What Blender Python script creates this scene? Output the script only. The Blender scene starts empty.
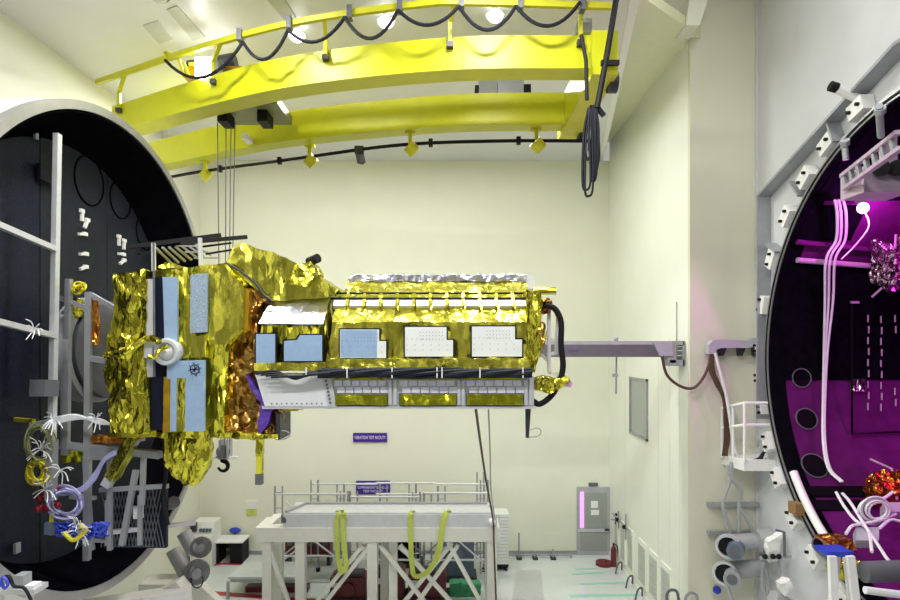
import bpy, bmesh, math, random
from mathutils import Vector, Matrix, noise
random.seed(7)
S = bpy.context.scene
COL = S.collection
H = 6.4            # camera height = axis height of the chamber above the floor
F = 600.0
PI = math.pi

def W(px, py, Y):                      # a point seen at (px,py), Y metres away
    return Vector(((px-450)/F*Y, Y, H+(348-py)/F*Y))
def V(x, y, z): return Vector((x, y, z))

# ------------------------------------------------------------------ materials
def mat(name, col, rough=0.6, metal=0.0, var=0.06, scale=6.0, bump=0.0, bscale=40.0, spec=0.5, emit=None, estr=0.0, alpha=1.0, vor=False, trans=0.0):
    m = bpy.data.materials.new(name); m.use_nodes = True
    nt = m.node_tree; b = nt.nodes['Principled BSDF']
    b.inputs['Roughness'].default_value = rough
    b.inputs['Metallic'].default_value = metal
    b.inputs['Specular IOR Level'].default_value = spec
    if trans: b.inputs['Transmission Weight'].default_value = trans
    tc = nt.nodes.new('ShaderNodeTexCoord')
    if var > 0:
        n = nt.nodes.new('ShaderNodeTexNoise'); n.inputs['Scale'].default_value = scale; n.inputs['Detail'].default_value = 4
        r = nt.nodes.new('ShaderNodeValToRGB')
        r.color_ramp.elements[0].position = 0.3; r.color_ramp.elements[1].position = 0.7
        r.color_ramp.elements[0].color = tuple(max(0, c*(1-var)) for c in col[:3])+(1,)
        r.color_ramp.elements[1].color = tuple(min(1, c*(1+var)) for c in col[:3])+(1,)
        nt.links.new(tc.outputs['Object'], n.inputs['Vector'])
        nt.links.new(n.outputs['Fac'], r.inputs['Fac'])
        nt.links.new(r.outputs['Color'], b.inputs['Base Color'])
    else:
        b.inputs['Base Color'].default_value = tuple(col[:3])+(1,)
    if bump > 0:
        if vor:
            t = nt.nodes.new('ShaderNodeTexVoronoi'); t.inputs['Scale'].default_value = bscale; out = t.outputs['Distance']
            nz = nt.nodes.new('ShaderNodeTexNoise'); nz.inputs['Scale'].default_value = bscale*0.5; nz.inputs['Detail'].default_value = 3
            mx = nt.nodes.new('ShaderNodeMixRGB'); mx.inputs[0].default_value = 0.12
            nt.links.new(tc.outputs['Object'], nz.inputs['Vector'])
            nt.links.new(tc.outputs['Object'], mx.inputs[1]); nt.links.new(nz.outputs['Color'], mx.inputs[2])
            nt.links.new(mx.outputs[0], t.inputs['Vector'])
        else:
            t = nt.nodes.new('ShaderNodeTexNoise'); t.inputs['Scale'].default_value = bscale; t.inputs['Detail'].default_value = 5; out = t.outputs['Fac']
            nt.links.new(tc.outputs['Object'], t.inputs['Vector'])
        bp = nt.nodes.new('ShaderNodeBump'); bp.inputs['Strength'].default_value = bump; bp.inputs['Distance'].default_value = 0.02
        nt.links.new(out, bp.inputs['Height']); nt.links.new(bp.outputs['Normal'], b.inputs['Normal'])
    if emit:
        b.inputs['Emission Color'].default_value = tuple(emit)+(1,); b.inputs['Emission Strength'].default_value = estr
    if alpha < 1: b.inputs['Alpha'].default_value = alpha
    return m

def foil(name, col, rough, k1, k2, s1=5.0, s2=16.0, var=0.12, stretch=0.55):
    """crumpled metal film: flat facets of random tilt at two sizes"""
    m = mat(name, col, rough, 1.0, var=var, scale=4)
    nt = m.node_tree; b = nt.nodes['Principled BSDF']; N = nt.nodes.new; L = nt.links.new
    tc = N('ShaderNodeTexCoord'); mp = N('ShaderNodeMapping'); mp.inputs['Scale'].default_value = (1, 1, stretch); mp.inputs['Rotation'].default_value = (0, 0.35, 0.3)
    L(tc.outputs['Object'], mp.inputs['Vector'])
    nz = N('ShaderNodeTexNoise'); nz.inputs['Scale'].default_value = 3.0; nz.inputs['Detail'].default_value = 3; L(mp.outputs[0], nz.inputs['Vector'])
    w = N('ShaderNodeVectorMath'); w.operation = 'MULTIPLY_ADD'; w.inputs[1].default_value = (0.22, 0.22, 0.22); L(nz.outputs['Color'], w.inputs[0]); L(mp.outputs[0], w.inputs[2])
    ge = N('ShaderNodeNewGeometry'); cur = ge.outputs['Normal']
    for sc_, k in ((s1, k1), (s2, k2)):
        v = N('ShaderNodeTexVoronoi'); v.inputs['Scale'].default_value = sc_; L(w.outputs[0], v.inputs['Vector'])
        a = N('ShaderNodeVectorMath'); a.operation = 'SUBTRACT'; a.inputs[1].default_value = (0.5, 0.5, 0.5); L(v.outputs['Color'], a.inputs[0])
        d = N('ShaderNodeVectorMath'); d.operation = 'MULTIPLY_ADD'; d.inputs[1].default_value = (k, k, k); L(a.outputs[0], d.inputs[0]); L(cur, d.inputs[2])
        cur = d.outputs[0]
    n = N('ShaderNodeVectorMath'); n.operation = 'NORMALIZE'; L(cur, n.inputs[0]); L(n.outputs[0], b.inputs['Normal'])
    return m

M = {}
M['wall'] = mat('cream_wall_paint', (0.78, 0.79, 0.665), 0.55, var=0.015, scale=1.5)
M['wall_side'] = mat('pale_panel_paint', (0.84, 0.86, 0.76), 0.5, var=0.015, scale=2)
M['wall_pier'] = mat('beige_paint', (0.70, 0.69, 0.56), 0.6, var=0.02, scale=1)
M['wall_white'] = mat('white_bulkhead_paint', (0.62, 0.63, 0.66), 0.35, var=0.04, scale=1.4, bump=0.05, bscale=2)
M['ceiling'] = mat('white_ceiling_panel', (0.70, 0.71, 0.72), 0.4, var=0.03, scale=0.7)
M['soffit'] = mat('cream_soffit', (0.80, 0.80, 0.55), 0.6, var=0.02)
M['floor'] = mat('pale_epoxy_floor', (0.62, 0.67, 0.66), 0.14, var=0.04, scale=1.2)
M['line_red'] = mat('red_floor_tape', (0.36, 0.02, 0.04), 0.4)
M['line_green'] = mat('green_floor_tape', (0.30, 0.62, 0.52), 0.3)
M['line_grey'] = mat('grey_floor_plate', (0.50, 0.53, 0.53), 0.3)
M['yellow'] = mat('crane_yellow_paint', (0.55, 0.56, 0.004), 0.42, var=0.04, scale=3)
M['rail_yellow'] = mat('rail_yellow_paint', (0.55, 0.54, 0.02), 0.4)
M['black'] = mat('black_rubber', (0.006, 0.006, 0.008), 0.6, spec=0.25)
M['dark'] = mat('dark_steel', (0.05, 0.05, 0.06), 0.45, 0.4)
M['cable_dark'] = mat('dark_cable', (0.010, 0.011, 0.018), 0.6, spec=0.25)
M['grey'] = mat('grey_paint', (0.33, 0.34, 0.36), 0.45)
M['grey_dark'] = mat('dark_grey_paint', (0.12, 0.125, 0.14), 0.45)
M['lilac'] = mat('lilac_grey_paint', (0.42, 0.42, 0.47), 0.4)
M['arm'] = mat('mauve_grey_metal', (0.20, 0.185, 0.21), 0.38, 0.4)
M['white'] = mat('white_paint', (0.82, 0.82, 0.80), 0.4, var=0.02)
M['cream_steel'] = mat('cream_steel_paint', (0.76, 0.76, 0.70), 0.4, var=0.03)
M['alu'] = mat('aluminium', (0.66, 0.67, 0.70), 0.40, 0.4)
M['alu_dull'] = mat('dull_aluminium_profile', (0.36, 0.37, 0.40), 0.45, 0.4)
M['rim'] = mat('brushed_flange_steel', (0.42, 0.42, 0.43), 0.36, 0.6, bump=0.03, bscale=60)
M['rim_white'] = mat('white_door_shell', (0.80, 0.80, 0.78), 0.4)
M['shroud'] = mat('black_shroud', (0.004, 0.004, 0.006), 0.8, var=0.3, spec=0.0)
M['door_panel'] = mat('black_blue_panel', (0.014, 0.017, 0.025), 0.5, var=0.2, scale=12, bump=0.2, bscale=30, spec=0.18)
M['door_side'] = mat('navy_panel', (0.009, 0.011, 0.026), 0.5, var=0.3, scale=20, bump=0.3, bscale=60, spec=0.2)
M['chamber'] = mat('violet_black_shroud', (0.10, 0.010, 0.10), 0.6, var=0.2, scale=3, spec=0.1)
M['chamber_black'] = mat('black_cavity', (0.004, 0.002, 0.005), 0.7, var=0, spec=0.1)
M['gold'] = foil('gold_foil', (0.66, 0.60, 0.06), 0.24, 0.85, 0.55, 5.0, 16.0, 0.12, 0.32)
M['gold_smooth'] = foil('smooth_gold_foil', (0.72, 0.67, 0.09), 0.24, 0.24, 0.24, 4.0, 13.0, 0.08, 0.4)
M['amber'] = foil('amber_brown_foil', (0.42, 0.24, 0.06), 0.28, 1.0, 0.8, 6, 18, 0.45)
M['amber_strip'] = mat('amber_film', (0.55, 0.33, 0.02), 0.35, 0.8, var=0.2)
M['olive'] = foil('olive_foil', (0.50, 0.50, 0.03), 0.30, 0.35, 0.25, 6, 20)
M['silver'] = foil('silver_film', (0.74, 0.74, 0.88), 0.28, 0.35, 0.12, 4, 14, 0.04)
M['silver_panel'] = mat('silver_white_panel', (0.80, 0.81, 0.85), 0.35, 0.15, var=0.03)
M['osr'] = mat('blue_mirror_tile', (0.33, 0.47, 0.68), 0.35, 0.2, var=0.05, scale=12)
M['osr_grey'] = mat('speckled_blue_tile', (0.36, 0.45, 0.58), 0.35, 0.25, var=0.35, scale=60)
M['white_tile'] = mat('white_perforated_panel', (0.74, 0.76, 0.74), 0.45, var=0.02)
M['lav_tile'] = mat('lavender_tile', (0.76, 0.76, 0.90), 0.35, 0.1)
M['navy'] = mat('navy_recess', (0.006, 0.008, 0.025), 0.5, spec=0.2)
M['purple_sign'] = mat('purple_sign_plate', (0.055, 0.012, 0.28), 0.4, var=0)
M['sign_white'] = mat('sign_lettering_white', (0.85, 0.82, 0.95), 0.5, var=0)
M['purple_cloth'] = mat('purple_tape', (0.10, 0.04, 0.36), 0.45)
M['blue'] = mat('blue_tape', (0.02, 0.05, 0.50), 0.4)
M['blue_wire'] = mat('blue_wire', (0.04, 0.07, 0.55), 0.4)
M['lav_wire'] = mat('lavender_wire', (0.36, 0.36, 0.62), 0.4)
M['white_wire'] = mat('white_wire', (0.75, 0.76, 0.78), 0.4)
M['yellow_wire'] = mat('yellow_wire', (0.75, 0.66, 0.03), 0.4)
M['olive_wire'] = mat('olive_wire', (0.22, 0.24, 0.10), 0.45)
M['red_wire'] = mat('dark_red_connector', (0.28, 0.01, 0.02), 0.4)
M['green_wire'] = mat('green_wire', (0.12, 0.4, 0.15), 0.4)
M['brown_cable'] = mat('brown_cable', (0.085, 0.04, 0.022), 0.5, var=0.4, scale=20)
M['machine_red'] = mat('maroon_machine_paint', (0.14, 0.012, 0.022), 0.4)
M['machine_blue'] = mat('slate_blue_machine', (0.12, 0.16, 0.22), 0.45)
M['green'] = mat('green_cloth', (0.05, 0.30, 0.14), 0.6)
M['sling'] = mat('lime_sling_webbing', (0.56, 0.64, 0.10), 0.6, var=0.1, scale=30)
M['wood'] = mat('brown_wood_block', (0.26, 0.15, 0.05), 0.6)
M['glass_grey'] = mat('grey_glazing', (0.33, 0.36, 0.34), 0.12, var=0.02)
M['pink_glass'] = mat('pink_lit_slot', (0.8, 0.4, 0.8), 0.3, emit=(0.85, 0.35, 0.95), estr=0.9)
M['joint'] = mat('panel_joint', (0.66, 0.68, 0.60), 0.5)
M['vent'] = mat('grey_vent', (0.50, 0.52, 0.48), 0.5)
M['paper'] = mat('white_paper', (0.85, 0.86, 0.86), 0.6, var=0)
M['lamp_glow'] = mat('lamp_glow', (1, 1, 1), 0.3, emit=(1, 1, 0.95), estr=14, var=0)
M['lamp_purple'] = mat('violet_lamp_glow', (1, .8, 1), 0.3, emit=(1.0, 0.45, 1.0), estr=12, var=0)
M['lamp_dim'] = mat('unlit_lamp_glass', (0.65, 0.66, 0.64), 0.2)
M['violet_lit_metal'] = mat('violet_tinted_metal', (0.55, 0.42, 0.55), 0.4, 0.2)  # pink cast of the violet lamp is mixed into this base colour
M['violet_lit_foil'] = foil('violet_tinted_foil', (0.7, 0.5, 0.62), 0.25, 1.0, 0.8, 8, 24)  # foil colour carries the violet lamp's pink tint
M['orange_foil'] = foil('orange_foil', (0.75, 0.28, 0.04), 0.28, 0.9, 0.8, 8, 24, 0.3)
M['clear'] = mat('frosted_clear_plastic', (0.62, 0.65, 0.68), 0.25, var=0.03, alpha=0.85)
M['grey_disc'] = mat('worn_grey_disc', (0.22, 0.225, 0.23), 0.45, 0.4, var=0.2)
M['grey_pipe'] = mat('grey_pipe', (0.40, 0.41, 0.43), 0.45, 0.2)
M['violet_strip'] = mat('violet_floor_strip', (0.5, 0.45, 0.9), 0.3, var=0)  # plain violet strip along the foot of the right wall

# ------------------------------------------------------------------ mesh builder
class MB:
    def __init__(s): s.bm = bmesh.new()
    def poly_prism(s, front, back):
        f = [s.bm.verts.new(p) for p in front]; b = [s.bm.verts.new(p) for p in back]
        n = len(f)
        s.bm.faces.new(f); s.bm.faces.new(list(reversed(b)))
        for i in range(n):
            j = (i+1) % n
            s.bm.faces.new((f[j], f[i], b[i], b[j]))
        return s
    def px(s, pts, Yf, Yb):               # outline at distance Yf carried straight back to Yb
        fr = [W(x, y, Yf) for x, y in pts]
        return s.poly_prism(fr, [V(p.x, Yb, p.z) for p in fr])
    def box(s, a, b):
        x0, x1 = sorted((a[0], b[0])); y0, y1 = sorted((a[1], b[1])); z0, z1 = sorted((a[2], b[2]))
        return s.poly_prism([V(x0,y0,z0),V(x1,y0,z0),V(x1,y0,z1),V(x0,y0,z1)], [V(x0,y1,z0),V(x1,y1,z0),V(x1,y1,z1),V(x0,y1,z1)])
    def pbox(s, x0, y0, x1, y1, Yf, Yb):  # box whose front face spans a pixel rectangle at Yf
        a = W(x0, y0, Yf); b = W(x1, y1, Yf)
        return s.box((a.x, Yf, a.z), (b.x, Yb, b.z))
    def beam(s, p, q, w, h=None, up=V(0,0,1)):
        h = h or w; p = Vector(p); q = Vector(q); d = (q-p).normalized()
        if abs(d.dot(up)) > 0.98: up = V(0,1,0)
        r = d.cross(up).normalized(); u = r.cross(d).normalized()
        c = [(-w/2,-h/2),(w/2,-h/2),(w/2,h/2),(-w/2,h/2)]
        return s.poly_prism([p+r*a+u*b for a,b in c], [q+r*a+u*b for a,b in c])
    def tube(s, pts, r, n=7, r2=None):
        pts = [Vector(p) for p in pts]; N = len(pts); rings = []
        nrm = None
        for i, p in enumerate(pts):
            d = (pts[min(i+1, N-1)]-pts[max(i-1, 0)])
            if d.length < 1e-9: d = V(0,0,1)
            d.normalize()
            if nrm is None:
                nrm = d.orthogonal().normalized()
            else:
                nrm = nrm - d*nrm.dot(d)
                nrm = nrm.normalized() if nrm.length > 1e-6 else d.orthogonal().normalized()
            bn = d.cross(nrm)
            rr = r if r2 is None else r+(r2-r)*i/(N-1)
            rings.append([s.bm.verts.new(p+(nrm*math.cos(2*PI*k/n)+bn*math.sin(2*PI*k/n))*rr) for k in range(n)])
        for i in range(N-1):
            for k in range(n):
                j = (k+1) % n
                s.bm.faces.new((rings[i][k], rings[i][j], rings[i+1][j], rings[i+1][k]))
        s.bm.faces.new(list(reversed(rings[0]))); s.bm.faces.new(rings[-1])
        return s
    def cyl(s, p, q, r, n=20, r2=None): return s.tube([p, q], r, n, r2)
    def lathe(s, prof, o, axis, n=48, closed=False):   # prof: (along axis, radius)
        axis = Vector(axis).normalized(); a = axis.orthogonal().normalized(); b = axis.cross(a); o = Vector(o)
        rings = [[s.bm.verts.new(o+axis*h+(a*math.cos(2*PI*k/n)+b*math.sin(2*PI*k/n))*max(r, 1e-4)) for k in range(n)] for h, r in prof]
        m = len(rings)
        for i in range(m if closed else m-1):
            for k in range(n):
                j = (k+1) % n
                s.bm.faces.new((rings[i][k], rings[i][j], rings[(i+1) % m][j], rings[(i+1) % m][k]))
        if not closed:
            s.bm.faces.new(list(reversed(rings[0]))); s.bm.faces.new(rings[-1])
        return s
    def sphere(s, c, r, sx=1, sy=1, sz=1, u=16, v=10):
        m = Matrix.Translation(Vector(c)) @ Matrix.Diagonal((sx, sy, sz, 1))
        bmesh.ops.create_uvsphere(s.bm, u_segments=u, v_segments=v, radius=r, matrix=m); return s
    def sweep(s, pts, w, h):              # rectangular bar with vertical sides along a plan curve
        pts = [Vector(p) for p in pts]; N = len(pts); R = []
        for i, p in enumerate(pts):
            d = pts[min(i+1, N-1)]-pts[max(i-1, 0)]; d.z = 0; d.normalize()
            r = V(-d.y, d.x, 0)           # away from the camera for a bar running +X
            R.append([s.bm.verts.new(p+r*a+V(0,0,b)) for a, b in ((0,0),(w,0),(w,h),(0,h))])
        for i in range(N-1):
            for k in range(4):
                j = (k+1) % 4
                s.bm.faces.new((R[i][k], R[i+1][k], R[i+1][j], R[i][j]))
        s.bm.faces.new(R[0]); s.bm.faces.new(list(reversed(R[-1])))
        return s
    def crumple(s, L=0.08, amp=0.03, freq=4.0, seed=0.0):
        bm = s.bm
        for _ in range(9):
            bmesh.ops.triangulate(bm, faces=bm.faces[:])
            e = [e for e in bm.edges if e.calc_length() > L]
            if not e or len(bm.verts) > 9000: break
            bmesh.ops.subdivide_edges(bm, edges=e, cuts=1)
        bmesh.ops.triangulate(bm, faces=[f for f in bm.faces if len(f.verts) > 3])
        bmesh.ops.recalc_face_normals(bm, faces=bm.faces[:])
        bm.normal_update()
        off = V(seed*3.1, seed*1.7, seed)
        for v in bm.verts:
            p = v.co
            q = Vector((p.x*1.0, p.y, p.z*0.75))
            k = abs(noise.noise(q*freq+off))*1.6-0.45+0.5*abs(noise.noise(q*freq*2.6-off))
            v.co = p+v.normal*amp*k*0.75+V(noise.noise(p*7+off), 0, noise.noise(p*7-off))*amp*0.5
        return s
    def build(s, name, m, parent=None, loc=None, smooth=False):
        if isinstance(m, str): m = M[m]
        bm = s.bm
        bmesh.ops.recalc_face_normals(bm, faces=bm.faces[:])
        o0 = V(0,0,0)
        if parent is not None:
            o0 = world_loc(parent)
        elif loc is not None: o0 = Vector(loc)
        else:
            lo = [min(v.co[i] for v in bm.verts) for i in range(3)]; hi = [max(v.co[i] for v in bm.verts) for i in range(3)]
            o0 = V((lo[0]+hi[0])/2, (lo[1]+hi[1])/2, lo[2])
        for v in bm.verts: v.co -= o0
        me = bpy.data.meshes.new(name); bm.to_mesh(me); bm.free()
        if smooth:
            me.polygons.foreach_set('use_smooth', [True]*len(me.polygons))
            me.set_sharp_from_angle(angle=math.radians(40))
        me.materials.append(m)
        o = bpy.data.objects.new(name, me); COL.objects.link(o)
        if parent is not None: o.parent = parent
        else: o.location = o0
        return o
LOC = {}
def world_loc(o):
    p = V(0,0,0)
    while o is not None: p = p+o.location; o = o.parent
    return p
def tag(o, label, cat, group=None, kind=None):
    o['label'] = label; o['category'] = cat
    if group: o['group'] = group
    if kind: o['kind'] = kind
    return o
def thing(name, label, cat, loc, group=None):
    o = bpy.data.objects.new(name, None); COL.objects.link(o); o.location = loc; o.empty_display_size = 0.2
    return tag(o, label, cat, group)
def struct(o): o['kind'] = 'structure'; return o
def dup(root, delta, label=None):
    r = root.copy(); COL.objects.link(r); r.location = root.location+Vector(delta)
    if label: r['label'] = label
    for ch in list(root.children):
        c = ch.copy(); COL.objects.link(c); c.parent = r
        for g in list(ch.children):
            d = g.copy(); COL.objects.link(d); d.parent = c
    return r
def spline(pts, n=8):                     # Catmull-Rom through the points
    P = [Vector(p) for p in pts]; P = [P[0]*2-P[1]]+P+[P[-1]*2-P[-2]]; out = []
    for i in range(1, len(P)-2):
        a, b, c, d = P[i-1], P[i], P[i+1], P[i+2]
        for k in range(n):
            t = k/n
            out.append(0.5*((2*b)+(c-a)*t+(2*a-5*b+4*c-d)*t*t+(3*b-a-3*c+d)*t**3))
    out.append(P[-2]); return out
def pxs(pts, Y): return [W(x, y, Y) for x, y in pts]
def fit(me, w, h):
    if w is None: return
    xs = [v.co.x for v in me.vertices]; ys = [v.co.y for v in me.vertices]
    a = w/(max(xs)-min(xs)); b = h/(max(ys)-min(ys)); cx = (max(xs)+min(xs))/2; cy = (max(ys)+min(ys))/2
    for v in me.vertices: v.co.x = (v.co.x-cx)*a; v.co.y = (v.co.y-cy)*b
def text(body, name, m, parent, pos, size, rot=(PI/2, 0, 0), width=None, height=None):
    cu = bpy.data.curves.new(name, 'FONT'); cu.body = body; cu.size = size; cu.align_x = 'CENTER'; cu.align_y = 'CENTER'; cu.extrude = 0.003
    o0 = bpy.data.objects.new(name, cu); me = bpy.data.meshes.new_from_object(o0); bpy.data.objects.remove(o0); fit(me, width, height); me.materials.clear(); me.materials.append(M[m])
    o = bpy.data.objects.new(name, me); COL.objects.link(o)
    o.parent = parent; o.location = Vector(pos)-world_loc(parent); o.rotation_euler = rot
    return o

YB = 18.6          # back wall
XR = 4.94          # right wall
YP = 12.35         # front of the pier
XB = 6.32          # bulkhead of the chamber
ZC = H+5.8         # ceiling
XL = -7.75

# ------------------------------------------------------------------ setting
struct(MB().box((-12, 1.0, -0.2), (9, YB+0.3, 0)).build('floor', 'floor'))
struct(MB().box((-12, YB, 0), (XR+0.3, YB+0.25, ZC)).build('wall_back', 'wall'))
struct(MB().box((XL-0.25, 1.0, 0), (XL, YB, ZC)).build('wall_left', 'wall'))
struct(MB().box((XR, YP+0.1, 0), (XR+0.25, YB, H+6.38)).build('wall_right', 'wall_side'))
struct(MB().box((XR, YP, 0), (XB+0.02, YP+0.1, H+8)).build('wall_pier', 'wall_pier'))
# ceiling ends on the right along the slanting edge of the runway ledge
def edge_x(Y): return 3.0+(Y-10)*(4.55-3.0)/(18.2-10)
ce = [V(XL,1,ZC), V(edge_x(1),1,ZC), V(edge_x(YB),YB,ZC), V(XL,YB,ZC)]
struct(MB().poly_prism(ce, [p+V(0,0,0.2) for p in ce]).build('ceiling', 'ceiling'))
so = [V(edge_x(10.6)+0.02,10.6,H+6.38), V(XR+0.2,12.3,H+6.38), V(XR+0.2,YB,H+6.38), V(edge_x(YB)+0.02,YB,H+6.38)]
struct(MB().poly_prism(so, [p+V(0,0,0.2) for p in so]).build('ceiling_ledge', 'soffit'))
hi = [V(edge_x(1),1,H+8), V(XB+0.3,1,H+8), V(XB+0.3,YP+0.3,H+8), V(edge_x(YP),YP+0.3,H+8)]
struct(MB().poly_prism(hi, [p+V(0,0,0.2) for p in hi]).build('ceiling_high', 'soffit'))
tr = [V(edge_x(9.9),9.9,ZC-0.02), V(edge_x(9.9)+0.16,9.9,ZC-0.02), V(edge_x(YB)+0.12,YB,ZC-0.02), V(edge_x(YB),YB,ZC-0.02)]
struct(MB().poly_prism(tr, [p+V(0,0,0.62) for p in tr]).build('trim_1', 'white'))
struct(MB().px([(690,37),(640,0),(640,-35),(690,-35)], YP-0.1, YP+0.2).build('trim_2', 'wall_pier'))   # corbel beside the pier
struct(MB().px([(686,25),(700,25),(709,-5),(690,-5)], YP-0.55, YP-0.01).build('trim_3', 'wall'))        # small beam stub
struct(MB().box((XR-0.03,YP+0.0,0.0),(XR,YB,0.12)).build('baseboard_right','white'))
struct(MB().box((XL,YB-0.03,0),(XR,YB,0.12)).build('baseboard_back','alu_dull'))
# panel joints of the right wall
for k, Y in enumerate((12.9, 13.5, 14.2, 16.9)):
    struct(MB().box((XR-0.004, Y, 0.1), (XR, Y+0.02, H+0.2)).build('trim_%d' % (k+4), 'joint'))
struct(MB().box((XB-0.05, YP-0.06, 0),(XB+0.0,YP,H+8)).build('trim_8','wall_white'))

# white bulkhead with the round opening
CX, CY, CZ, CR = 6.2, 8.0, H-0.2, 3.8
mb = MB(); ring = []; y0,y1,z0,z1 = 2.0, YP, 0.0, H+8.0
angs = sorted([2*PI*k/96 for k in range(96)]+[math.atan2(zz-CZ, yy-CY) % (2*PI) for yy in (y0,y1) for zz in (z0,z1)])
def outer(a):
    c, s_ = math.cos(a), math.sin(a); t = 1e9
    if c > 1e-9: t = min(t, (y1-CY)/c)
    if c < -1e-9: t = min(t, (y0-CY)/c)
    if s_ > 1e-9: t = min(t, (z1-CZ)/s_)
    if s_ < -1e-9: t = min(t, (z0-CZ)/s_)
    return t
for a in angs:
    c, s_ = math.cos(a), math.sin(a); t = outer(a); row = []
    for X, r in ((XB, CR-0.05), (XB, t), (XB+0.2, t), (XB+0.2, CR-0.05)):
        row.append(mb.bm.verts.new((X, CY+c*r, CZ+s_*r)))
    ring.append(row)
for i in range(len(ring)):
    a, b = ring[i], ring[(i+1) % len(ring)]
    for k in range(4):
        mb.bm.faces.new((a[k], b[k], b[(k+1) % 4], a[(k+1) % 4]))
struct(mb.build('wall_chamber', 'wall_white'))

# door in the back wall
def door_back():
    t = MB().pbox(577,487,611,556,YB-0.06,YB).build('door_1', 'lilac'); struct(t)
    MB().pbox(586,493,607,528,YB-0.075,YB-0.05).build('door_glass','glass_grey',t)
    MB().pbox(581,533,607,551,YB-0.075,YB-0.05).build('door_panel','glass_grey',t)
    MB().pbox(580,492,584,528,YB-0.075,YB-0.05).build('lit_slot','pink_glass',t)
    MB().pbox(578,529,609,532,YB-0.085,YB-0.05).build('cross_rail','alu',t)
    MB().pbox(591,501,598,508,YB-0.08,YB-0.07).build('notice','paper',t)
    MB().pbox(591,510,599,515,YB-0.08,YB-0.07).build('notice','paper',t)
    MB().pbox(589,483,598,486,YB-0.06,YB).build('door_closer','grey_dark',t)
    MB().pbox(605,529,609,531,YB-0.12,YB-0.08).build('door_handle','dark',t)
door_back()
# window in the right wall
def window_right():
    zt, zb = H-0.78, H-2.32; ya, yb = 14.95, 16.4
    m = MB()
    for a,b in (((ya,zb),(yb,zb+0.05)),((ya,zt-0.05),(yb,zt)),((ya,zb),(ya+0.06,zt)),((yb-0.06,zb),(yb,zt))):
        m.box((XR-0.05,a[0],a[1]),(XR+0.01,b[0],b[1]))
    t = struct(m.build('window_1','alu_dull'))
    MB().box((XR-0.02,ya+0.06,zb+0.05),(XR-0.012,yb-0.06,zt-0.05)).build('pane','glass_grey',t)
window_right()
# low vents along the right wall
vt = None
for k,(a,b) in enumerate(((662,672),(650,659),(639,647),(628.5,634),(621.5,626),(615.5,619))):
    Ya = XR*F/(b-450); Yb_ = XR*F/(a-450)
    t = thing('wall_vent', ['grey return air grille in right wall, nearest to the big pipes','grey return air grille in right wall, second from the pier','grey return air grille in right wall, third from the pier','grey return air grille in right wall, fourth from the pier','grey return air grille in right wall, second from the door','grey return air grille in right wall, next to the far door'][k], 'vent', (XR,(Ya+Yb_)/2,0.3), 'return air grilles')
    MB().box((XR-0.03,Ya,0.3),(XR,Yb_,1.45)).build('frame','wall_side',t)
    m = MB(); n = 9
    for i in range(n):
        z = 0.4+i*(0.95/n); m.box((XR-0.045,Ya+0.06,z),(XR-0.03,Yb_-0.06,z+0.085))
    m.build('louvre','vent',t)

# floor markings (tape and plates on the floor)
def fl(px, py):
    Y = H*F/(py-348); return V((px-450)/F*Y, Y, 0)
def floor_strip(name, m, pts, w, label):
    mb = MB()
    for a, b in zip(pts[:-1], pts[1:]):
        a, b = fl(*a), fl(*b); mb.beam(a+V(0,0,0.003), b+V(0,0,0.003), w, 0.006)
    return struct(mb.build(name, m))
floor_strip('floor_line','line_red',[(186,570),(222,563.5),(300,566)],0.18,'')
floor_strip('floor_line','line_red',[(186,591),(300,600),(380,603)],0.22,'')
floor_strip('floor_line','line_green',[(572,574),(604,573)],0.10,'')
floor_strip('floor_line','line_green',[(580,584),(625,583)],0.12,'')
floor_strip('floor_line','line_green',[(570,596),(640,595)],0.14,'')
floor_strip('floor_line','line_green',[(575,569),(600,568.6)],0.08,'')
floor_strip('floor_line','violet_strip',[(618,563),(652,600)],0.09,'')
q = [fl(516,570),fl(541,570),fl(544,600),fl(512,600)]
struct(MB().poly_prism([p+V(0,0,0.004) for p in q],[p+V(0,0,0) for p in q]).build('floor_plate','line_grey'))

# ceiling panels and lamps
def ceil_panel(pts, label):
    q = [V((x-450)/F*(5.8*F/(348-y)), 5.8*F/(348-y), ZC) for x,y in pts]
    o = MB().poly_prism([p-V(0,0,0.02) for p in q],[p+V(0,0,0.01) for p in q]).build('ceiling_grille','vent'); tag(o,label,'vent','ceiling grilles')
ceil_panel([(143,25),(158,20),(173,38),(159,43)],'small square grey grille in the ceiling, farthest from the crane rail')
ceil_panel([(167,9),(177,5),(205,36),(193,40)],'long grey grille strip in the ceiling behind the lit hoist')
ceil_panel([(266,-2),(284,-2),(297,18),(288,23)],'grey grille strip in the ceiling above the crane rail')
for k,(x,y,lb) in enumerate(((297,39,'glowing dome lamp under the ceiling, nearest to the crane hoist'),(386,25,'glowing dome lamp under the ceiling, middle one of three'),(495,19,'glowing dome lamp under the ceiling, nearest to the pier'))):
    Y = 5.55*F/(348-y); p = W(x,y,Y)
    t = thing('high_bay_lamp', lb, 'lamp', (p.x,p.y,ZC), 'lit ceiling lamps')
    MB().lathe([(0.02,0.05),(-0.12,0.06),(-0.16,0.13),(-0.19,0.15),(-0.17,0.14)], V(p.x,p.y,ZC), (0,0,1), 20).build('lamp_housing','alu',t,smooth=True)
    MB().sphere(V(p.x,p.y,ZC-0.2),0.13,1,1,0.75).build('lamp_globe','lamp_glow',t,smooth=True)
p = W(159,4,5.6*F/344)
t = thing('ceiling_lamp','unlit round dome lamp in the ceiling at the top edge of the photo','lamp',(p.x,p.y,ZC))
MB().lathe([(0,0.16),(-0.08,0.17),(-0.10,0.15)],V(p.x,p.y,ZC),(0,0,1),24).build('lamp_ring','grey_dark',t,smooth=True)
MB().sphere(V(p.x,p.y,ZC-0.09),0.13,1,1,0.6).build('lamp_globe','lamp_dim',t,smooth=True)

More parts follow.
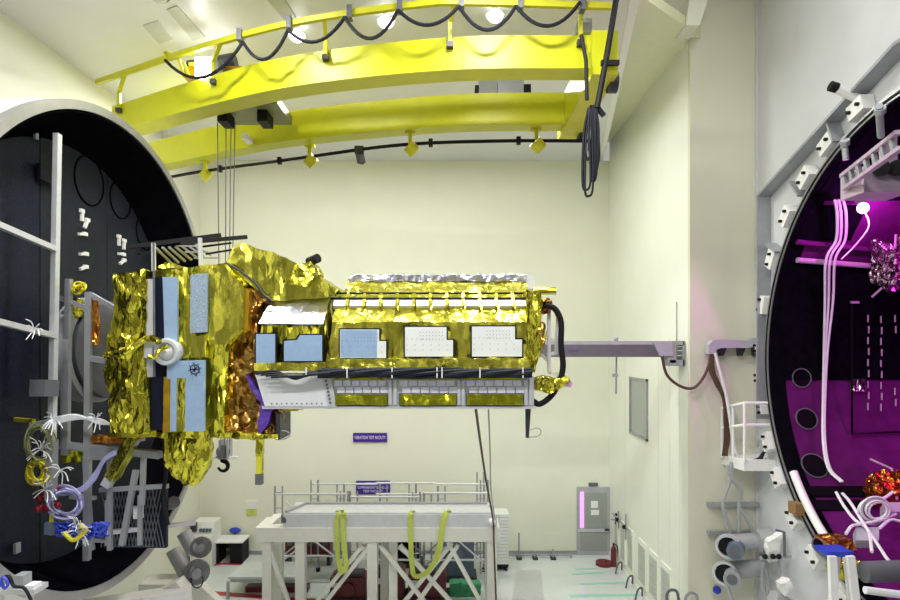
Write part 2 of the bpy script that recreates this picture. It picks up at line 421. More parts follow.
# ------------------------------------------------------------------ crane
def plan(pts, z):                          # points of a level bar that bows in plan
    out = []
    for x, y in pts:
        Y = z*F/(348-y); out.append(V((x-450)/F*Y, Y, H+z))
    return spline(out, 10)
up = plan([(112,108),(205,79),(300,56),(450,39),(594,37)], 4.8)
lo = plan([(140,146),(225,125),(300,111),(450,96),(594,94)], 4.8)
cr = thing('overhead_crane','yellow double girder overhead crane spanning the hall under the ceiling','crane',(-1.5,10.8,H+4.3))
g1 = MB().sweep([p-V(0,0,0.48) for p in up],0.42,0.48).build('front_girder','yellow',cr)
g2 = MB().sweep([p-V(0,0,0.57) for p in lo],0.36,0.57).build('rear_girder','yellow',cr)
MB().sweep([p+V(0,0,0.0) for p in up],0.46,0.03).build('girder_flange','rail_yellow',g1)
MB().sweep([p+V(0,0,0.0) for p in lo],0.40,0.03).build('girder_flange','rail_yellow',g2)
e = MB(); e.box((2.16,9.1,H+4.15),(2.55,12.1,H+4.82)); e.build('end_carriage','yellow',cr)
for y_ in (9.5,11.7): MB().cyl(V(2.5,y_,H+4.2),V(2.64,y_,H+4.2),0.16).build('carriage_wheel','dark',cr,smooth=True)
MB().pbox(546,0,0,0,1,1) if False else None
rl = plan([(95,84),(200,49),(300,23),(420,6),(470,4),(612,8)], 5.15)
MB().sweep(rl,0.07,0.09).build('festoon_rail','rail_yellow',cr)
def near(poly, px):                       # point of a bar seen at column px
    return min(poly, key=lambda p: abs(p.x/p.y*F+450-px))
for px in (120,218,325,456,581):
    a = near(rl, px); b = near(up, px); mb = MB()
    mb.beam(V(a.x,a.y+0.03,a.z+0.04), V(b.x,b.y-0.05,b.z+0.24), 0.06); mb.beam(V(b.x,b.y-0.05,b.z+0.26),V(b.x,b.y-0.05,b.z-0.14),0.06)
    po = mb.build('rail_post','rail_yellow',cr)
    MB().box((b.x-0.05,b.y-0.1,b.z-0.16),(b.x+0.05,b.y+0.0,b.z-0.08)).build('post_clamp','dark',po)
# walkway frame on the left of the hoist
mb = MB(); 
for x0,y0_,x1,y1_ in ((165,52,179,59),(165,52,166,62),(179,59,184,77),(184,63,189,76),(189,64,200,64)):
    mb.beam(W(x0,y0_,10.7),W(x1,y1_,10.7),0.045)
mb.build('guard_frame','rail_yellow',cr)
# hoist trolley (rides on the girders)
mb = MB(); mb.box((-4.45,10.95,H+4.46),(-3.15,12.0,H+4.62)); mb.build('trolley_deck','olive_wire',cr)
mb = MB(); mb.pbox(184,66,246,78,10.85,11.4).build('hoist_base','amber_strip',cr)
mb = MB(); mb.cyl(W(190,70,11.05),W(236,62,11.05),0.16).build('hoist_drum','dark',cr,smooth=True)
MB().pbox(195,57,212,76,10.6,10.75).build('hoist_lamp_glass','lamp_glow',cr)
MB().pbox(212,60,222,73,10.65,10.9).build('hoist_motor','grey_dark',cr)
for x in (222,262):
    MB().pbox(x-5,110,x+5,121,11.2,11.6).build('sheave_block','black',cr)
MB().pbox(241,133,247,138,12.2,12.6).build('notice_plate','paper',cr)
for a,b,m_ in ((479,497,'grey'),(498,524,'alu_dull')):
    MB().pbox(a,78,b,95,11.6,11.9).build('control_box',m_,cr)
MB().pbox(524,84,531,94,11.55,11.9).build('junction_box','black',cr)
MB().pbox(475,85,479,93,11.6,11.9).build('junction_box','black',cr)
MB().pbox(577,18,592,32,9.5,9.8).build('end_box','grey',cr)
# lower conductor bar and its hangers
pipe = plan([(165,178),(205,171),(300,158),(400,145),(500,141),(588,141)], 4.0)
MB().tube(pipe,0.035,8).build('conductor_bar','black',cr,smooth=True)
for px in (203,305,413,538):
    b = near(pipe, px); mb = MB(); 
    mb.beam(b+V(0,0.0,0.26),b+V(0,0,-0.02),0.07); mb.lathe([(-0.10,0.13),(0.10,0.13)],b+V(0.03,-0.02,-0.10),(0.5,0.2,-0.5),18)
    mb.box((b.x-0.10,b.y-0.04,b.z+0.2),(b.x+0.10,b.y+0.1,b.z+0.27))
    mb.build('bar_hanger','rail_yellow',cr)
for px in (218,283,435,515):
    b = near(pipe, px); MB().box(b-V(0.04,0.05,0.07),b+V(0.04,0.05,0.07)).build('bar_joint','black',cr)
b = near(pipe,357); mb = MB(); mb.box(b-V(0.09,0.06,0.08),b+V(0.09,0.06,0.06)); mb.beam(b+V(0,0,-0.05),b+V(0.05,-0.05,-0.28),0.14,0.1); mb.build('spotlight','dark',cr)
# festoon cable loops
fs = [(165,60),(243,42),(288,30),(345,17),(398,10),(459,6),(516,6),(580,2)]
sag = [26,23,18,25,17,24,22]
for k in range(len(fs)-1):
    (xa,ya),(xb,yb) = fs[k],fs[k+1]; pts = []
    for i in range(13):
        t_ = i/12; x = xa+(xb-xa)*t_; y = ya+(yb-ya)*t_+sag[k]*4*t_*(1-t_)
        q = near(rl, x); pts.append(W(x, y, q.y-0.08))
    tag(MB().tube(pts,0.028,7).build('festoon_cable','cable_dark',smooth=True), ['black cable loop under the crane rail in front of the lit hoist','black cable loop under the crane rail just past the hoist','shallow cable loop beside the first glowing ceiling lamp','wide cable loop between first and second glowing ceiling lamp','cable loop just right of the second glowing ceiling lamp','deep cable loop left of the third glowing ceiling lamp','cable loop at the pier end of the crane rail'][k],'cable','festoon cable loops')
    q = near(rl, xb); MB().box((q.x-0.04,q.y-0.06,q.z-0.06),(q.x+0.04,q.y+0.09,q.z+0.13)).build('cable_trolley','grey_dark',cr)
# black conduit and hanging cable bundle at the pier end of the crane
cb = thing('cable_bundle','dark bundle of looped cables hanging at the pier end of the crane','cables',W(593,195,9.0))
MB().tube(pxs([(617,-5),(606,60),(597,108)],9.0),0.045,8).build('conduit','black',cb,smooth=True)
MB().tube(pxs([(581,35),(586,60),(587,100)],9.0),0.03,8).build('conduit','black',cb,smooth=True)
for k in range(12):
    x0 = 588+random.random()*9; w_ = random.uniform(-5,4); yb_ = random.uniform(150,182)
    if k in (0,1): yb_ = 196-k*6; w_ = -6
    pts = spline([W(x0,105+random.random()*6,9.0+random.random()*.15), W(x0+w_*.8,135,9.05), W(x0+w_,yb_-8,9.05),W(x0+w_*0.4,yb_,9.05),W(x0+2,yb_-10,9.0),W(x0+random.uniform(0,4),130,8.98),W(x0+1,108,9)],6)
    MB().tube(pts,0.018,6).build('cable','cable_dark',cb,smooth=True)
MB().beam(W(601,63,9.0),W(619,63,9.0),0.07).build('bracket','black',cb)
MB().beam(W(598,108,9.02),W(604,116,9.02),0.06).build('bracket','black',cb)
# hoist ropes and hook
hk = thing('crane_hook','black crane hook block hanging on ropes behind the gold spacecraft','hook',W(223,470,11.9))
for x in (217.5,226,231,235):
    MB().cyl(W(x,122,11.5),W(x*0.5+112,448,11.9),0.011,6).build('rope','grey_dark',hk,smooth=True)
mb = MB(); mb.cyl(W(223,452,11.8),W(223,452,12.05),0.13,20); mb.build('sheave','grey_dark',hk,smooth=True)
mb = MB(); mb.pbox(218.5,440,220,460,11.78,12.05); mb.pbox(226,440,227.5,460,11.78,12.05); mb.build('side_plate','grey',hk)
MB().pbox(212,457,237,459,11.85,11.95).build('guard_bar','white',hk)
pts = [W(223+5*math.sin(a),466-5*math.cos(a),11.9) for a in [i*0.35-0.1 for i in range(14)]]
MB().tube([W(223,458,11.9)]+pts,0.05,10,0.025).build('hook','black',hk,smooth=True)

# ------------------------------------------------------------------ left chamber door
DX, DY, DZ, DR = -5.35, 9.75, H-0.03, 3.77
dr = thing('chamber_door','huge round vacuum chamber door with pale rim and black interior','chamber door',(DX,DY,DZ-DR))
MB().lathe([(0,DR),(0,DR-0.13),(-0.16,DR-0.13),(-0.16,DR)],V(DX,DY,DZ),(1,0,0),128,True).build('rim_flange','rim',dr,smooth=True)
MB().lathe([(-0.16,DR),(-0.16,DR-0.1),(-0.9,DR-0.1),(-1.5,DR*0.8),(-1.9,DR*0.45),(-2.05,0.01),(-2.09,0.01),(-1.95,DR*0.46),(-1.55,DR*0.83),(-0.95,DR)],V(DX,DY,DZ),(1,0,0),96,True).build('dished_shell','rim_white',dr,smooth=True)
MB().lathe([(-0.03,DR-0.13),(-0.03,DR-0.17),(-0.82,DR-0.50),(-0.82,DR-0.46)],V(DX,DY,DZ),(1,0,0),96,True).build('shroud','shroud',dr,smooth=True)
BX = DX-0.78; BR = 3.27
# back panels: four upright strips of one disc
cuts = [-BR, -2.0, -0.35, 1.75, BR]         # relative Y of the seams
def seamY(px): return BX*F/(px-450)-DY
cuts = [-BR, seamY(40), seamY(107), seamY(161), BR]
mats_ = ['door_side','door_side','door_panel','door_panel']
mats_ = ['door_side','door_panel','door_panel','door_panel']
for k in range(4):
    a, b = cuts[k]+0.012, cuts[k+1]-0.012; top = []; bot = []
    for i in range(25):
        y = a+(b-a)*i/24; z = math.sqrt(max(BR*BR-y*y, 0.0001)); top.append((y,z)); bot.append((y,-z))
    out = top+bot[::-1]
    MB().poly_prism([V(BX,DY+y,DZ+z) for y,z in out],[V(BX-0.05,DY+y,DZ+z) for y,z in out]).build('back_panel',mats_[k],dr)
MB().lathe([(-0.84,BR+0.05),(-0.87,0.01)],V(DX,DY,DZ),(1,0,0),64).build('backing','shroud',dr,smooth=True)
def on_door(px, py, off=0.0):             # point of the back panels seen at a pixel
    X = BX+off; Y = X*F/(px-450); return V(X,Y,H+(348-py)/F*Y)
for px,py,r in ((89,181,0.42),(120,200,0.35),(145,232,0.36),(120,105,0.0)):
    if r: MB().lathe([(0,r),(0.02,r),(0.02,r-0.02),(0,r-0.02)],on_door(px,py,0.0),(1,0,0),40,True).build('cover_ring','shroud',dr,smooth=True)
for px,py,w_,h_ in ((36,129,0.16,0.42),(104,156,0.22,0.15),(160,210,0.12,0.32),(17,548,0.25,0.2),(92,562,0.25,0.2)):
    p = on_door(px,py,0.06); MB().box(p-V(0.02,w_*.2,h_*.35),p+V(0.02,w_*.2,h_*.35)).build('hinge_bracket','alu_dull',dr)
p = on_door(50,176,0.08); MB().box(p-V(0.03,0.25,0.12),p+V(0.03,0.2,0.12)).build('junction_plate','black',dr)
# white tags (cable ends) on the panel
for px,py,a in ((82,216,0),(86,224,.5),(82,234,1.4),(83,254,1.4),(83,268,1.2),(119,241,0),(124,245,.1),(121,254,1.5),(122,262,1)):
    p = on_door(px,py,0.03); d = V(0,math.sin(a),math.cos(a))*0.085
    mb = MB(); mb.beam(p-d,p+d,0.045); mb.box(p+d-V(0.02,0.05,0.03),p+d+V(0.02,0.05,0.03)); mb.build('cable_tag','white',dr)
# ladder like aluminium frame standing in the door
ff = thing('support_frame','tall aluminium frame with two cross rails standing in front of the black door','frame',on_door(52,470,0.9))
def on_frame(px,py,off=0.75): return on_door(px,py,off)
MB().beam(on_frame(57.5,134),on_frame(52,440),0.07,0.09).build('upright','alu',ff)
MB().beam(on_frame(52,440),on_frame(51,500),0.10,0.12).build('upright','alu_dull',ff)
MB().beam(on_frame(-8,222,0.76),on_frame(55,249,0.76),0.07).build('cross_rail','alu',ff)
MB().beam(on_frame(-8,320,0.76),on_frame(55,336,0.76),0.07).build('cross_rail','alu',ff)
MB().beam(on_frame(37,388),on_frame(52,388),0.2,0.22).build('foot_plate','grey_dark',ff)
def starw(px,py,n,rad,m_,parent,Yd):
    mb = MB()
    for i in range(n):
        a = random.random()*2*PI; r = rad*random.uniform(.35,0.8)
        p = W(px,py,Yd); q = W(px+r*math.cos(a),py+r*math.sin(a),Yd-random.uniform(0,.2))
        mb.tube(spline([p,(p+q)/2+V(0.02,0,0.03),q],4),0.0065,5)
    return mb.build('loose_wire',m_,parent,smooth=True)
starw(34,330,9,17,'white_wire',ff,on_frame(34,330).y)

# door base, rollers and clamps below
bs = thing('door_carriage','cream steel carriage under the round black door','carriage',(-6.4,9.0,0))
mb = MB(); mb.tube([W(-40,622,8.6),W(60,618,8.8)],0.28,20); mb.build('carriage_tube','cream_steel',bs,smooth=True)
mb = MB(); mb.px([(70,616),(135,602),(176,582),(184,592),(180,616)],10.2,10.5); mb.build('side_plate','cream_steel',bs)
mb = MB(); mb.px([(186,596),(194,580),(222,606),(240,650),(215,650)],11.4,11.6); mb.build('brace_plate','cream_steel',bs)
mb = MB(); mb.beam(W(30,620,9.6),W(190,596,10.2),0.35,0.3); mb.build('carriage_beam','white',bs)
mb = MB(); mb.box((-7.3,8.6,0),(-6.5,10.8,2.6)); mb.box((-5.4,10.4,0),(-4.9,10.9,2.3)); mb.build('leg','cream_steel',bs)
for (xa,ya,xb,yb,dx,dy,r,lb) in ((184,533,194,552,201,547,10,'upper'),(173,550,186,574,197,572,12,'lower')):
    Yd = 11.3 if lb=='upper' else 10.9; s_ = Yd/F
    t = thing('clamp_motor','grey clamp cylinder with round end disc, '+lb+' of the two on the door edge','clamp',W(xb,yb,Yd),'door clamps')
    MB().cyl(W(xa,ya,Yd),W(xb,yb,Yd-0.1),7*s_,20).build('cylinder','grey_pipe',t,smooth=True)
    MB().cyl(W(xb,yb-2,Yd-0.1),W(dx-2,dy,Yd-0.25),6*s_,18).build('elbow','alu_dull',t,smooth=True)
    d = V(0.35,-1,0.1).normalized(); c = W(dx,dy,Yd-0.2)
    MB().cyl(c-d*0.04,c+d*0.04,r*s_,32).build('end_disc','grey_disc',t,smooth=True)
    MB().cyl(c,c+d*0.2,r*s_*0.35,18).build('hub','alu_dull',t,smooth=True)
mb = MB(); mb.tube([W(197+6*math.sin(a),580-8*math.cos(a)*1.0,10.6) for a in [i*0.35+1 for i in range(13)]],0.012,5)
tag(mb.build('wire_loop','dark',smooth=True),'thin wire loop hanging below the lower grey clamp disc','wire')
# odds and ends lower left
t = thing('equipment_trolley','trolley with small grey box and blue wires at the lower left of the door','trolley',W(15,590,7.0))
MB().pbox(-5,590,34,595,7.0,7.25).build('tray','alu',t)
MB().pbox(13,576,23,590,7.05,7.2).build('instrument_box','grey',t)
MB().tube(spline(pxs([(-3,583),(8,576),(14,586),(24,588),(30,598),(33,606)],6.95),5),0.02,6).build('cable','cable_dark',t,smooth=True)
mb = MB(); mb.tube(spline(pxs([(0,586),(3,577),(8,584),(4,588),(0,579)],6.9),5),0.018,6); mb.build('blue_wire','blue_wire',t,smooth=True)
MB().pbox(24,586,33,590,7.0,7.15).build('sheet','paper',t)
MB().beam(W(0,594,7.2),V(W(0,0,7.2).x,7.2,0),0.06).build('leg','alu',t); MB().beam(W(30,594,7.2),V(W(30,0,7.2).x,7.2,0),0.06).build('leg','alu',t)

# ------------------------------------------------------------------ spacecraft
SY = 8.2
sc = thing('spacecraft','large spacecraft wrapped in crinkled gold foil, held sideways in the hall','spacecraft',W(300,440,SY+0.8))
# bus body
MB().px([(143,272),(225,263),(245,284),(244,330),(229,346),(224,434),(143,434)],SY,SY+2.0).crumple(0.085,0.028,3.0,1).build('bus_blanket','gold',sc)
MB().px([(114,273),(146,271),(147,300),(144,350),(145,433),(111,433),(105,362),(107,335),(112,320)],SY-0.12,SY+1.6).crumple(0.07,0.06,3.6,5).build('side_blanket','gold',sc)
MB().px([(190,273),(224,266),(244,286),(243,328),(228,344),(209,345),(209,272)],SY-0.05,SY+0.3).crumple(0.10,0.018,2.2,8).build('front_flap','gold_smooth',sc)
MB().px([(228,347),(243,332),(247,290),(258,300),(254,340),(256,388),(270,410),(281,414),(278,438),(222,437)],SY+0.12,SY+0.5).crumple(0.07,0.07,4.2,12).build('wrinkled_blanket','amber',sc)
MB().px([(243.5,287),(249,291),(248,331),(243.5,334)],SY-0.02,SY+0.4).build('edge_strip','amber_strip',sc)
# recess with bars
MB().pbox(144,277,164,377,SY-0.06,SY+0.1).build('recess_panel','navy',sc)
MB().pbox(146,279,153,377,SY-0.1,SY+0.05).build('grey_plate','alu',sc)
MB().tube(pxs([(153.5,243),(154.5,377)],SY-0.13),0.014,7).build('guide_rod','grey_dark',sc,smooth=True)
MB().pbox(149,377,164,430,SY-0.07,SY+0.1).build('recess_panel','navy',sc)
MB().pbox(137,377,146,431,SY-0.1,SY+0.05).build('brown_strip','amber',sc)
for a,b,m_ in ((144,149,'gold_smooth'),(163.5,170,'amber_strip'),(176,185,'gold_smooth')):
    MB().px([(a,377),(b,377),(b+0.5,432),(a-0.5,432)],SY-0.13,SY).crumple(0.06,0.012,6,a).build('foil_strip',m_,sc)
# mirror panels
def panel(name, pts, m_, Yf, parent, border=True):
    o = MB().px(pts,Yf,Yf+0.05).build(name,m_,parent)
    return o
panel('radiator_panel',[(162.5,277),(177,277),(177,341),(164.5,341)],'osr',SY-0.12,sc)
panel('radiator_panel',[(190.5,275),(207,273),(206.5,332),(190,333)],'osr_grey',SY-0.12,sc)
panel('radiator_panel',[(167,361),(204.5,360),(204,431.5),(185,431.5),(185.5,378),(176.5,378),(176,431.5),(170,431.5),(170.5,379),(167,379)],'osr',SY-0.14,sc)
MB().px([(191,336),(206,335),(206,357),(191,358)],SY-0.1,SY).build('gold_plate','gold_smooth',sc)
# emblem: dark ring and strokes on the blue panel
em = MB(); c0 = W(194.8,369.3,SY-0.145)
em.lathe([(0,0.066),(0,0.056),(-0.006,0.056),(-0.006,0.066)],c0,(0,1,0),26,True)
for i in range(8):
    a = i*PI/4+0.2; d = V(math.cos(a),0,math.sin(a)); em.beam(c0+d*0.075,c0+d*0.09,0.02,0.006)
em.beam(c0+V(-0.05,0,0),c0+V(0.05,0,0),0.006,0.014); em.beam(c0+V(0,0,-0.035),c0+V(0,0,0.045),0.006,0.016); em.beam(c0+V(-0.03,0,-0.03),c0+V(0.03,0,0.03),0.006,0.012)
em.build('emblem','navy',sc)
# clear round device and gold wrapped hose
c = W(167,352,SY-0.16)
MB().lathe([(0.12,0.17),(-0.02,0.185),(-0.06,0.17),(-0.06,0.13),(-0.03,0.12),(0.1,0.11)],c,(0,1,0),36,True).build('round_cover','clear',sc,smooth=True)
MB().lathe([(0.1,0.12),(0.0,0.11),(-0.05,0.06),(-0.09,0.03)],c,(0,1,0),28).build('cover_hub','white',sc,smooth=True)
MB().tube(spline(pxs([(104,356),(120,353),(133,348),(142,341),(152,338),(160,342)],SY-0.28),6),0.045,9).crumple(0.04,0.025,9,3).build('wrapped_hose','gold',sc)
MB().tube(spline(pxs([(149,356),(154,358),(160,350),(168,346)],SY-0.3),6),0.03,9).crumple(0.04,0.02,9,4).build('wrapped_hose','gold',sc)
MB().pbox(144,338,154,358,SY-0.22,SY-0.1).build('hose_clamp','alu',sc)
# top gold wedge
cr1 = [(226,263),(236,246),(243,243),(272,253),(298,264),(318,276),(338,290),(326,298),(272,301),(250,284)]
MB().px(cr1,SY+0.15,SY+1.5).crumple(0.085,0.035,2.6,21).build('top_blanket','gold_smooth',sc)
MB().tube(spline(pxs([(226,263),(240,271),(256,284),(263,294),(272,301)],SY+0.08),5),0.018,7).build('seam_cord','dark',sc,smooth=True)
MB().px([(248,286),(262,290),(274,300),(262,303),(252,320),(246,330)],SY+0.2,SY+0.8).crumple(0.06,0.05,5,25).build('wrinkled_blanket','amber',sc)
MB().px([(284,281),(296,266),(310,262),(316,272),(306,286)],SY+0.05,SY+0.6).crumple(0.06,0.05,6,31).build('sensor_wrap','gold',sc)
MB().cyl(W(309,262,SY+0.3),W(318,258,SY+0.2),0.065,18).build('sun_sensor','black',sc,smooth=True)
MB().px([(158,267),(165,262),(172,263),(175,268)],SY+0.2,SY+0.8).crumple(0.05,0.04,7,35).build('top_wrap','gold_smooth',sc)
# antenna rods and white posts on top
rods = MB()
for x0,y0_,x1,y1_ in ((128,247,221,235),(180,243,247,237)):
    rods.beam(W(x0,y0_,SY+0.3),W(x1,y1_,SY+0.8),0.055)
for x0,y0_,x1,y1_ in ((139,254,160,252),(200,247,231,243),(206,254,237,249)):
    rods.beam(W(x0,y0_,SY+0.5),W(x1,y1_,SY+0.9),0.03)
rods.build('antenna_rod','black',sc)
mb = MB()
for x0,y0_,x1,y1_ in ((153.5,243,154,281),(200,238,201,266)): mb.beam(W(x0,y0_,SY+0.25),W(x1,y1_,SY+0.25),0.045)
mb.build('mast','alu',sc)
mb = MB()
for k in range(7):
    x = 156+k*6.5; mb.beam(W(x,248-k*0.4,SY+0.3+k*.1),W(x+16,264-k*1.4,SY+0.9),0.028)
for k in range(3): mb.beam(W(176+k*9,246+k*6,SY+0.6),W(196+k*12,246+k*6,SY+0.6),0.02)
mb.build('cross_strut','alu_dull',sc)

# boom: long faceted body
def boom_body(X0t, X0b, X1, prof):
    """prof: list of (Y, z); X0 changes linearly from bottom to top"""
    z0 = min(z for _,z in prof); z1 = max(z for _,z in prof); A=[]; B=[]
    for Y,z in prof:
        t_ = (z-z0)/(z1-z0); A.append(V(X0b+(X0t-X0b)*t_,Y,H+z)); B.append(V(X1,Y,H+z))
    return MB().poly_prism(A,B)
def zz(py,Y): return (348-py)/F*Y
profR = [(SY,zz(370,SY)),(SY,zz(322,SY)),(SY+0.25,zz(301,SY+0.25)),(SY+0.7,zz(279,SY+0.7)),(SY+1.7,zz(279,SY+0.7)),(SY+2.1,zz(310,SY+0.7)),(SY+2.1,zz(370,SY))]
boom_body(-1.50,-1.72,1.13,profR).crumple(0.085,0.03,2.6,41).build('boom_blanket','gold_smooth',sc)
profL = [(SY,zz(370,SY)),(SY,zz(325,SY)),(SY+0.35,zz(299,SY+0.35)),(SY+1.7,zz(299,SY+0.35)),(SY+2.0,zz(370,SY))]
boom_body(-2.52,-2.66,-1.70,profL).crumple(0.085,0.02,3,44).build('boom_root_blanket','gold',sc)
# bright silver facet at the root
q = [V(-2.60,SY-0.035,H+zz(325,SY)),V(-1.72,SY-0.035,H+zz(325,SY)),V(-1.70,SY+0.315,H+zz(298.5,SY+0.35)),V(-2.50,SY+0.315,H+zz(298.5,SY+0.35))]
n_ = V(0,-0.72,0.69)*0.03
MB().poly_prism([p+n_ for p in q],[p for p in q]).crumple(0.12,0.012,2.2,50).build('silver_facet','silver',sc,smooth=True)
# strip of silver tiles on the upper facet
def facet(px, t_, off):                   # t_ 0..1 from facet bottom (py 322) to 301
    Y = SY+0.25*t_; z = zz(322,SY)+(zz(301,SY+0.25)-zz(322,SY))*t_
    n = V(0,-(zz(301,SY+0.25)-zz(322,SY)),0.25).normalized()
    return V((px-450)/F*(SY+0.15),Y,H+z)+n*off
mb = MB(); xs = [332+i*16.6 for i in range(13)]
for i in range(12):
    for (ta,tb) in ((0.66,0.98),):
        a,b = xs[i]+1.2, xs[i+1]-2.6
        qq = [facet(a,ta,0.05),facet(b,ta,0.05),facet(b,tb,0.05),facet(a,tb,0.05)]; q2 = [facet(a,ta,-0.02),facet(b,ta,-0.02),facet(b,tb,-0.02),facet(a,tb,-0.02)]
        mb.poly_prism(qq,q2)
mb.build('silver_tile_strip','lav_tile',sc)
MB().tube([facet(330,0.98,0.055),facet(530,0.98,0.055)],0.018,6).build('black_seam','black',sc)
MB().tube([facet(330,1.25,0.055),facet(530,1.25,0.055)],0.014,6).build('black_seam','black',sc)
for i in range(12):
    x = xs[i]+16.6-1.5; MB().beam(facet(x,0.6,0.06),facet(x,1.3,0.06),0.04,0.012).build('tie_strap','gold_smooth',sc)
tf = [W(346,280,SY+0.72),W(400,277,SY+0.72),W(530,275.5,SY+0.72)]
MB().beam(V(-1.48,SY+0.68,H+zz(278.5,SY+0.7)),V(1.12,SY+0.68,H+zz(278.5,SY+0.7)),0.10,0.10).crumple(0.05,0.035,8,60).build('silver_edge_film','silver',sc)
MB().pbox(527,275,534,289,SY+0.55,SY+0.75).build('corner_bracket','alu',sc)
# windows: perforated panels in dark borders
def window(pts, m_, Yf, dots=None, extra=None):
    cxx = sum(p[0] for p in pts)/len(pts); cyy = sum(p[1] for p in pts)/len(pts)
    big = [(x+(1.4 if x>cxx else -1.4), y+(1.3 if y>cyy else -1.3)) for x,y in pts]
    o = MB().px(big,Yf,Yf+0.06).build('panel_border','black',sc)
    w_ = MB().px(pts,Yf-0.012,Yf+0.03).build('panel_face',m_,o)
    if extra: MB().px(extra,Yf-0.014,Yf-0.005).build('blue_film','osr',o)
    if dots:
        mb = MB()
        for x,y in dots: mb.pbox(x-0.35,y-0.35,x+0.35,y+0.35,Yf-0.016,Yf-0.01)
        mb.build('perforation','grey_dark',o)
def dots(x0,y0_): return [(x0+17+i*3.2,y0_+4+j*3.6) for i in range(8) for j in range(3)]+[(x0+4+i*8,y0_+17+j*5) for i in range(6) for j in range(2)]+[(x0+4+i*5,y0_+11) for i in range(4)]
WY = SY-0.075
window([(256,334),(275,334),(275,364),(256,364)],'osr',WY)
window([(284,341),(297,340),(300,335),(322,335),(322,361),(284,361)],'osr',WY)
window([(340,329.5),(379,329.5),(379,341),(386,341),(386,358),(340,358)],'white_tile',WY,dots(338,330),[(340.5,330),(377,330),(377,357.5),(340.5,357.5)])
window([(405,327),(446.5,327),(446.5,340),(453,340),(453,356.5),(405,356.5)],'white_tile',WY,dots(403,328))
window([(472,326.5),(515,326.5),(515,339.5),(522,339.5),(522,356.5),(472,356.5)],'white_tile',WY,dots(470,327))
mb = MB(); mb.px([(254,363),(326,362),(326,371),(254,371)],SY-0.09,SY).crumple(0.07,0.02,5,71); mb.build('lower_foil','gold_smooth',sc)
mb = MB(); mb.px([(330,359),(528,358),(530,369),(328,370)],SY-0.11,SY).crumple(0.06,0.03,5,73); mb.build('lower_foil','gold_smooth',sc)
# cable loom under the boom
mb = MB()
for k in range(9):
    pts = []
    for i in range(24):
        x = 318+i*(532-318)/23; pts.append(W(x, 373+2.6*math.sin(k*1.3+i*0.35)+0.4*(k-4), SY-0.13+0.05*math.cos(k*1.3+i*0.35)))
    mb.tube(pts,0.027,6)
for k in range(4):
    pts = spline(pxs([(256+k*5,374+k),(275,371+2*k),(295+k*3,379-k),(310,372+k),(330,373)],SY-0.12-0.03*k),6); mb.tube(pts,0.016,6)
mb.build('cable_loom','cable_dark',sc,smooth=True)
mb = MB()
for x in (306,347,392,437,442,480,523): mb.pbox(x-0.6,367.5,x+0.6,378,SY-0.2,SY-0.17)
mb.build('cable_tie','white_wire',sc)
# lower silver panel and framed bays
MB().px([(255,374),(326,374),(332,407),(265,407)],SY-0.02,SY+0.35).build('lower_panel','silver_panel',sc)
mb = MB()
for i in range(11): mb.pbox(271+i*5,403,272.2+i*5,404.2,SY-0.03,SY-0.01)
for i in range(7): mb.pbox(325+i*0.7,380+i*3.6,327+i*0.7,382+i*3.6,SY-0.04,SY-0.01)
mb.build('rivet_row','grey_dark',sc)
MB().px([(322,378),(331,378),(337,407),(328,407)],SY-0.03,SY+0.3).build('splice_plate','alu',sc)
MB().pbox(328,376,534,407.5,SY+0.02,SY+0.4).build('bay_frame','alu',sc)
for a,b in ((335,387),(400,456),(467,523)):
    MB().pbox(a-2,375,b,379.5,SY-0.06,SY+0.05).build('bay_gold_strip','olive',sc)
    mb = MB()
    w_ = (b-a)/6
    for i in range(6):
        for j,(ya,yb) in enumerate(((380.5,386),(387,393))):
            mb.pbox(a+i*w_+0.5+(w_*.3 if j else 0)-1,ya,a+(i+1)*w_-0.6+(w_*.3 if j else 0)-1,yb,SY-0.01,SY+0.03)
    mb.build('bay_tile','lav_tile',sc)
    MB().pbox(a-1,393.2,b+1,406,SY-0.015,SY+0.03).build('bay_border','grey_dark',sc)
    MB().pbox(a,394.5,b,405,SY-0.05,SY+0.0).crumple(0.05,0.015,7,a).build('bay_foil','olive',sc)
for x in (390,395,459,463,526,531):
    MB().pbox(x-1.6,380,x+1.6,405,SY-0.03,SY+0.03).build('bay_post','alu',sc)
MB().pbox(262,406.5,536,409,SY-0.02,SY+0.3).build('bottom_rail','alu',sc)
MB().px([(280,406),(300,406),(298,411),(284,411)],SY,SY+0.3).crumple(0.05,0.02,8,3).build('foil_tab','gold',sc)
# right end
MB().px([(527,290),(540,291),(543,305),(538,330),(542,350),(535,372),(528,372)],SY-0.03,SY+1.6).crumple(0.07,0.05,5,81).build('end_blanket','gold',sc)
MB().cyl(W(533,291,SY+0.5),W(556,291,SY+0.5),0.055,14).build('end_stub','gold_smooth',sc,smooth=True)
MB().cyl(W(545,312,SY+0.3),W(545,300,SY+0.25),0.09,14).crumple(0.04,0.03,9,2).build('connector_wrap','amber',sc)
MB().tube(spline(pxs([(545,305),(555,309),(561,322),(561,345),(563,365),(560,380),(552,395),(540,404),(533,401)],SY+0.15),6),0.042,10).build('end_hose','black',sc,smooth=True)
mb = MB()
for x0,y0_,x1,y1_ in ((549,304,549,372),(558,318,556,355),(547,340,558,340),(547,355,558,352),(541,345,549,330),(541,354,549,362),(549,372,560,375)):
    e_ = SY+0.3+0.0007*(y0_-300)+0.0005*(x1-540); mb.beam(W(x0,y0_,e_),W(x1,y1_,e_),0.045)
mb.build('end_bracket','silver_panel',sc)
MB().tube(spline(pxs([(549,304),(556,312),(559,320)],SY+0.28),4),0.03,8).build('white_hose','white',sc,smooth=True)
MB().pbox(541,332,546,340,SY+0.1,SY+0.5).build('gold_block','gold',sc)
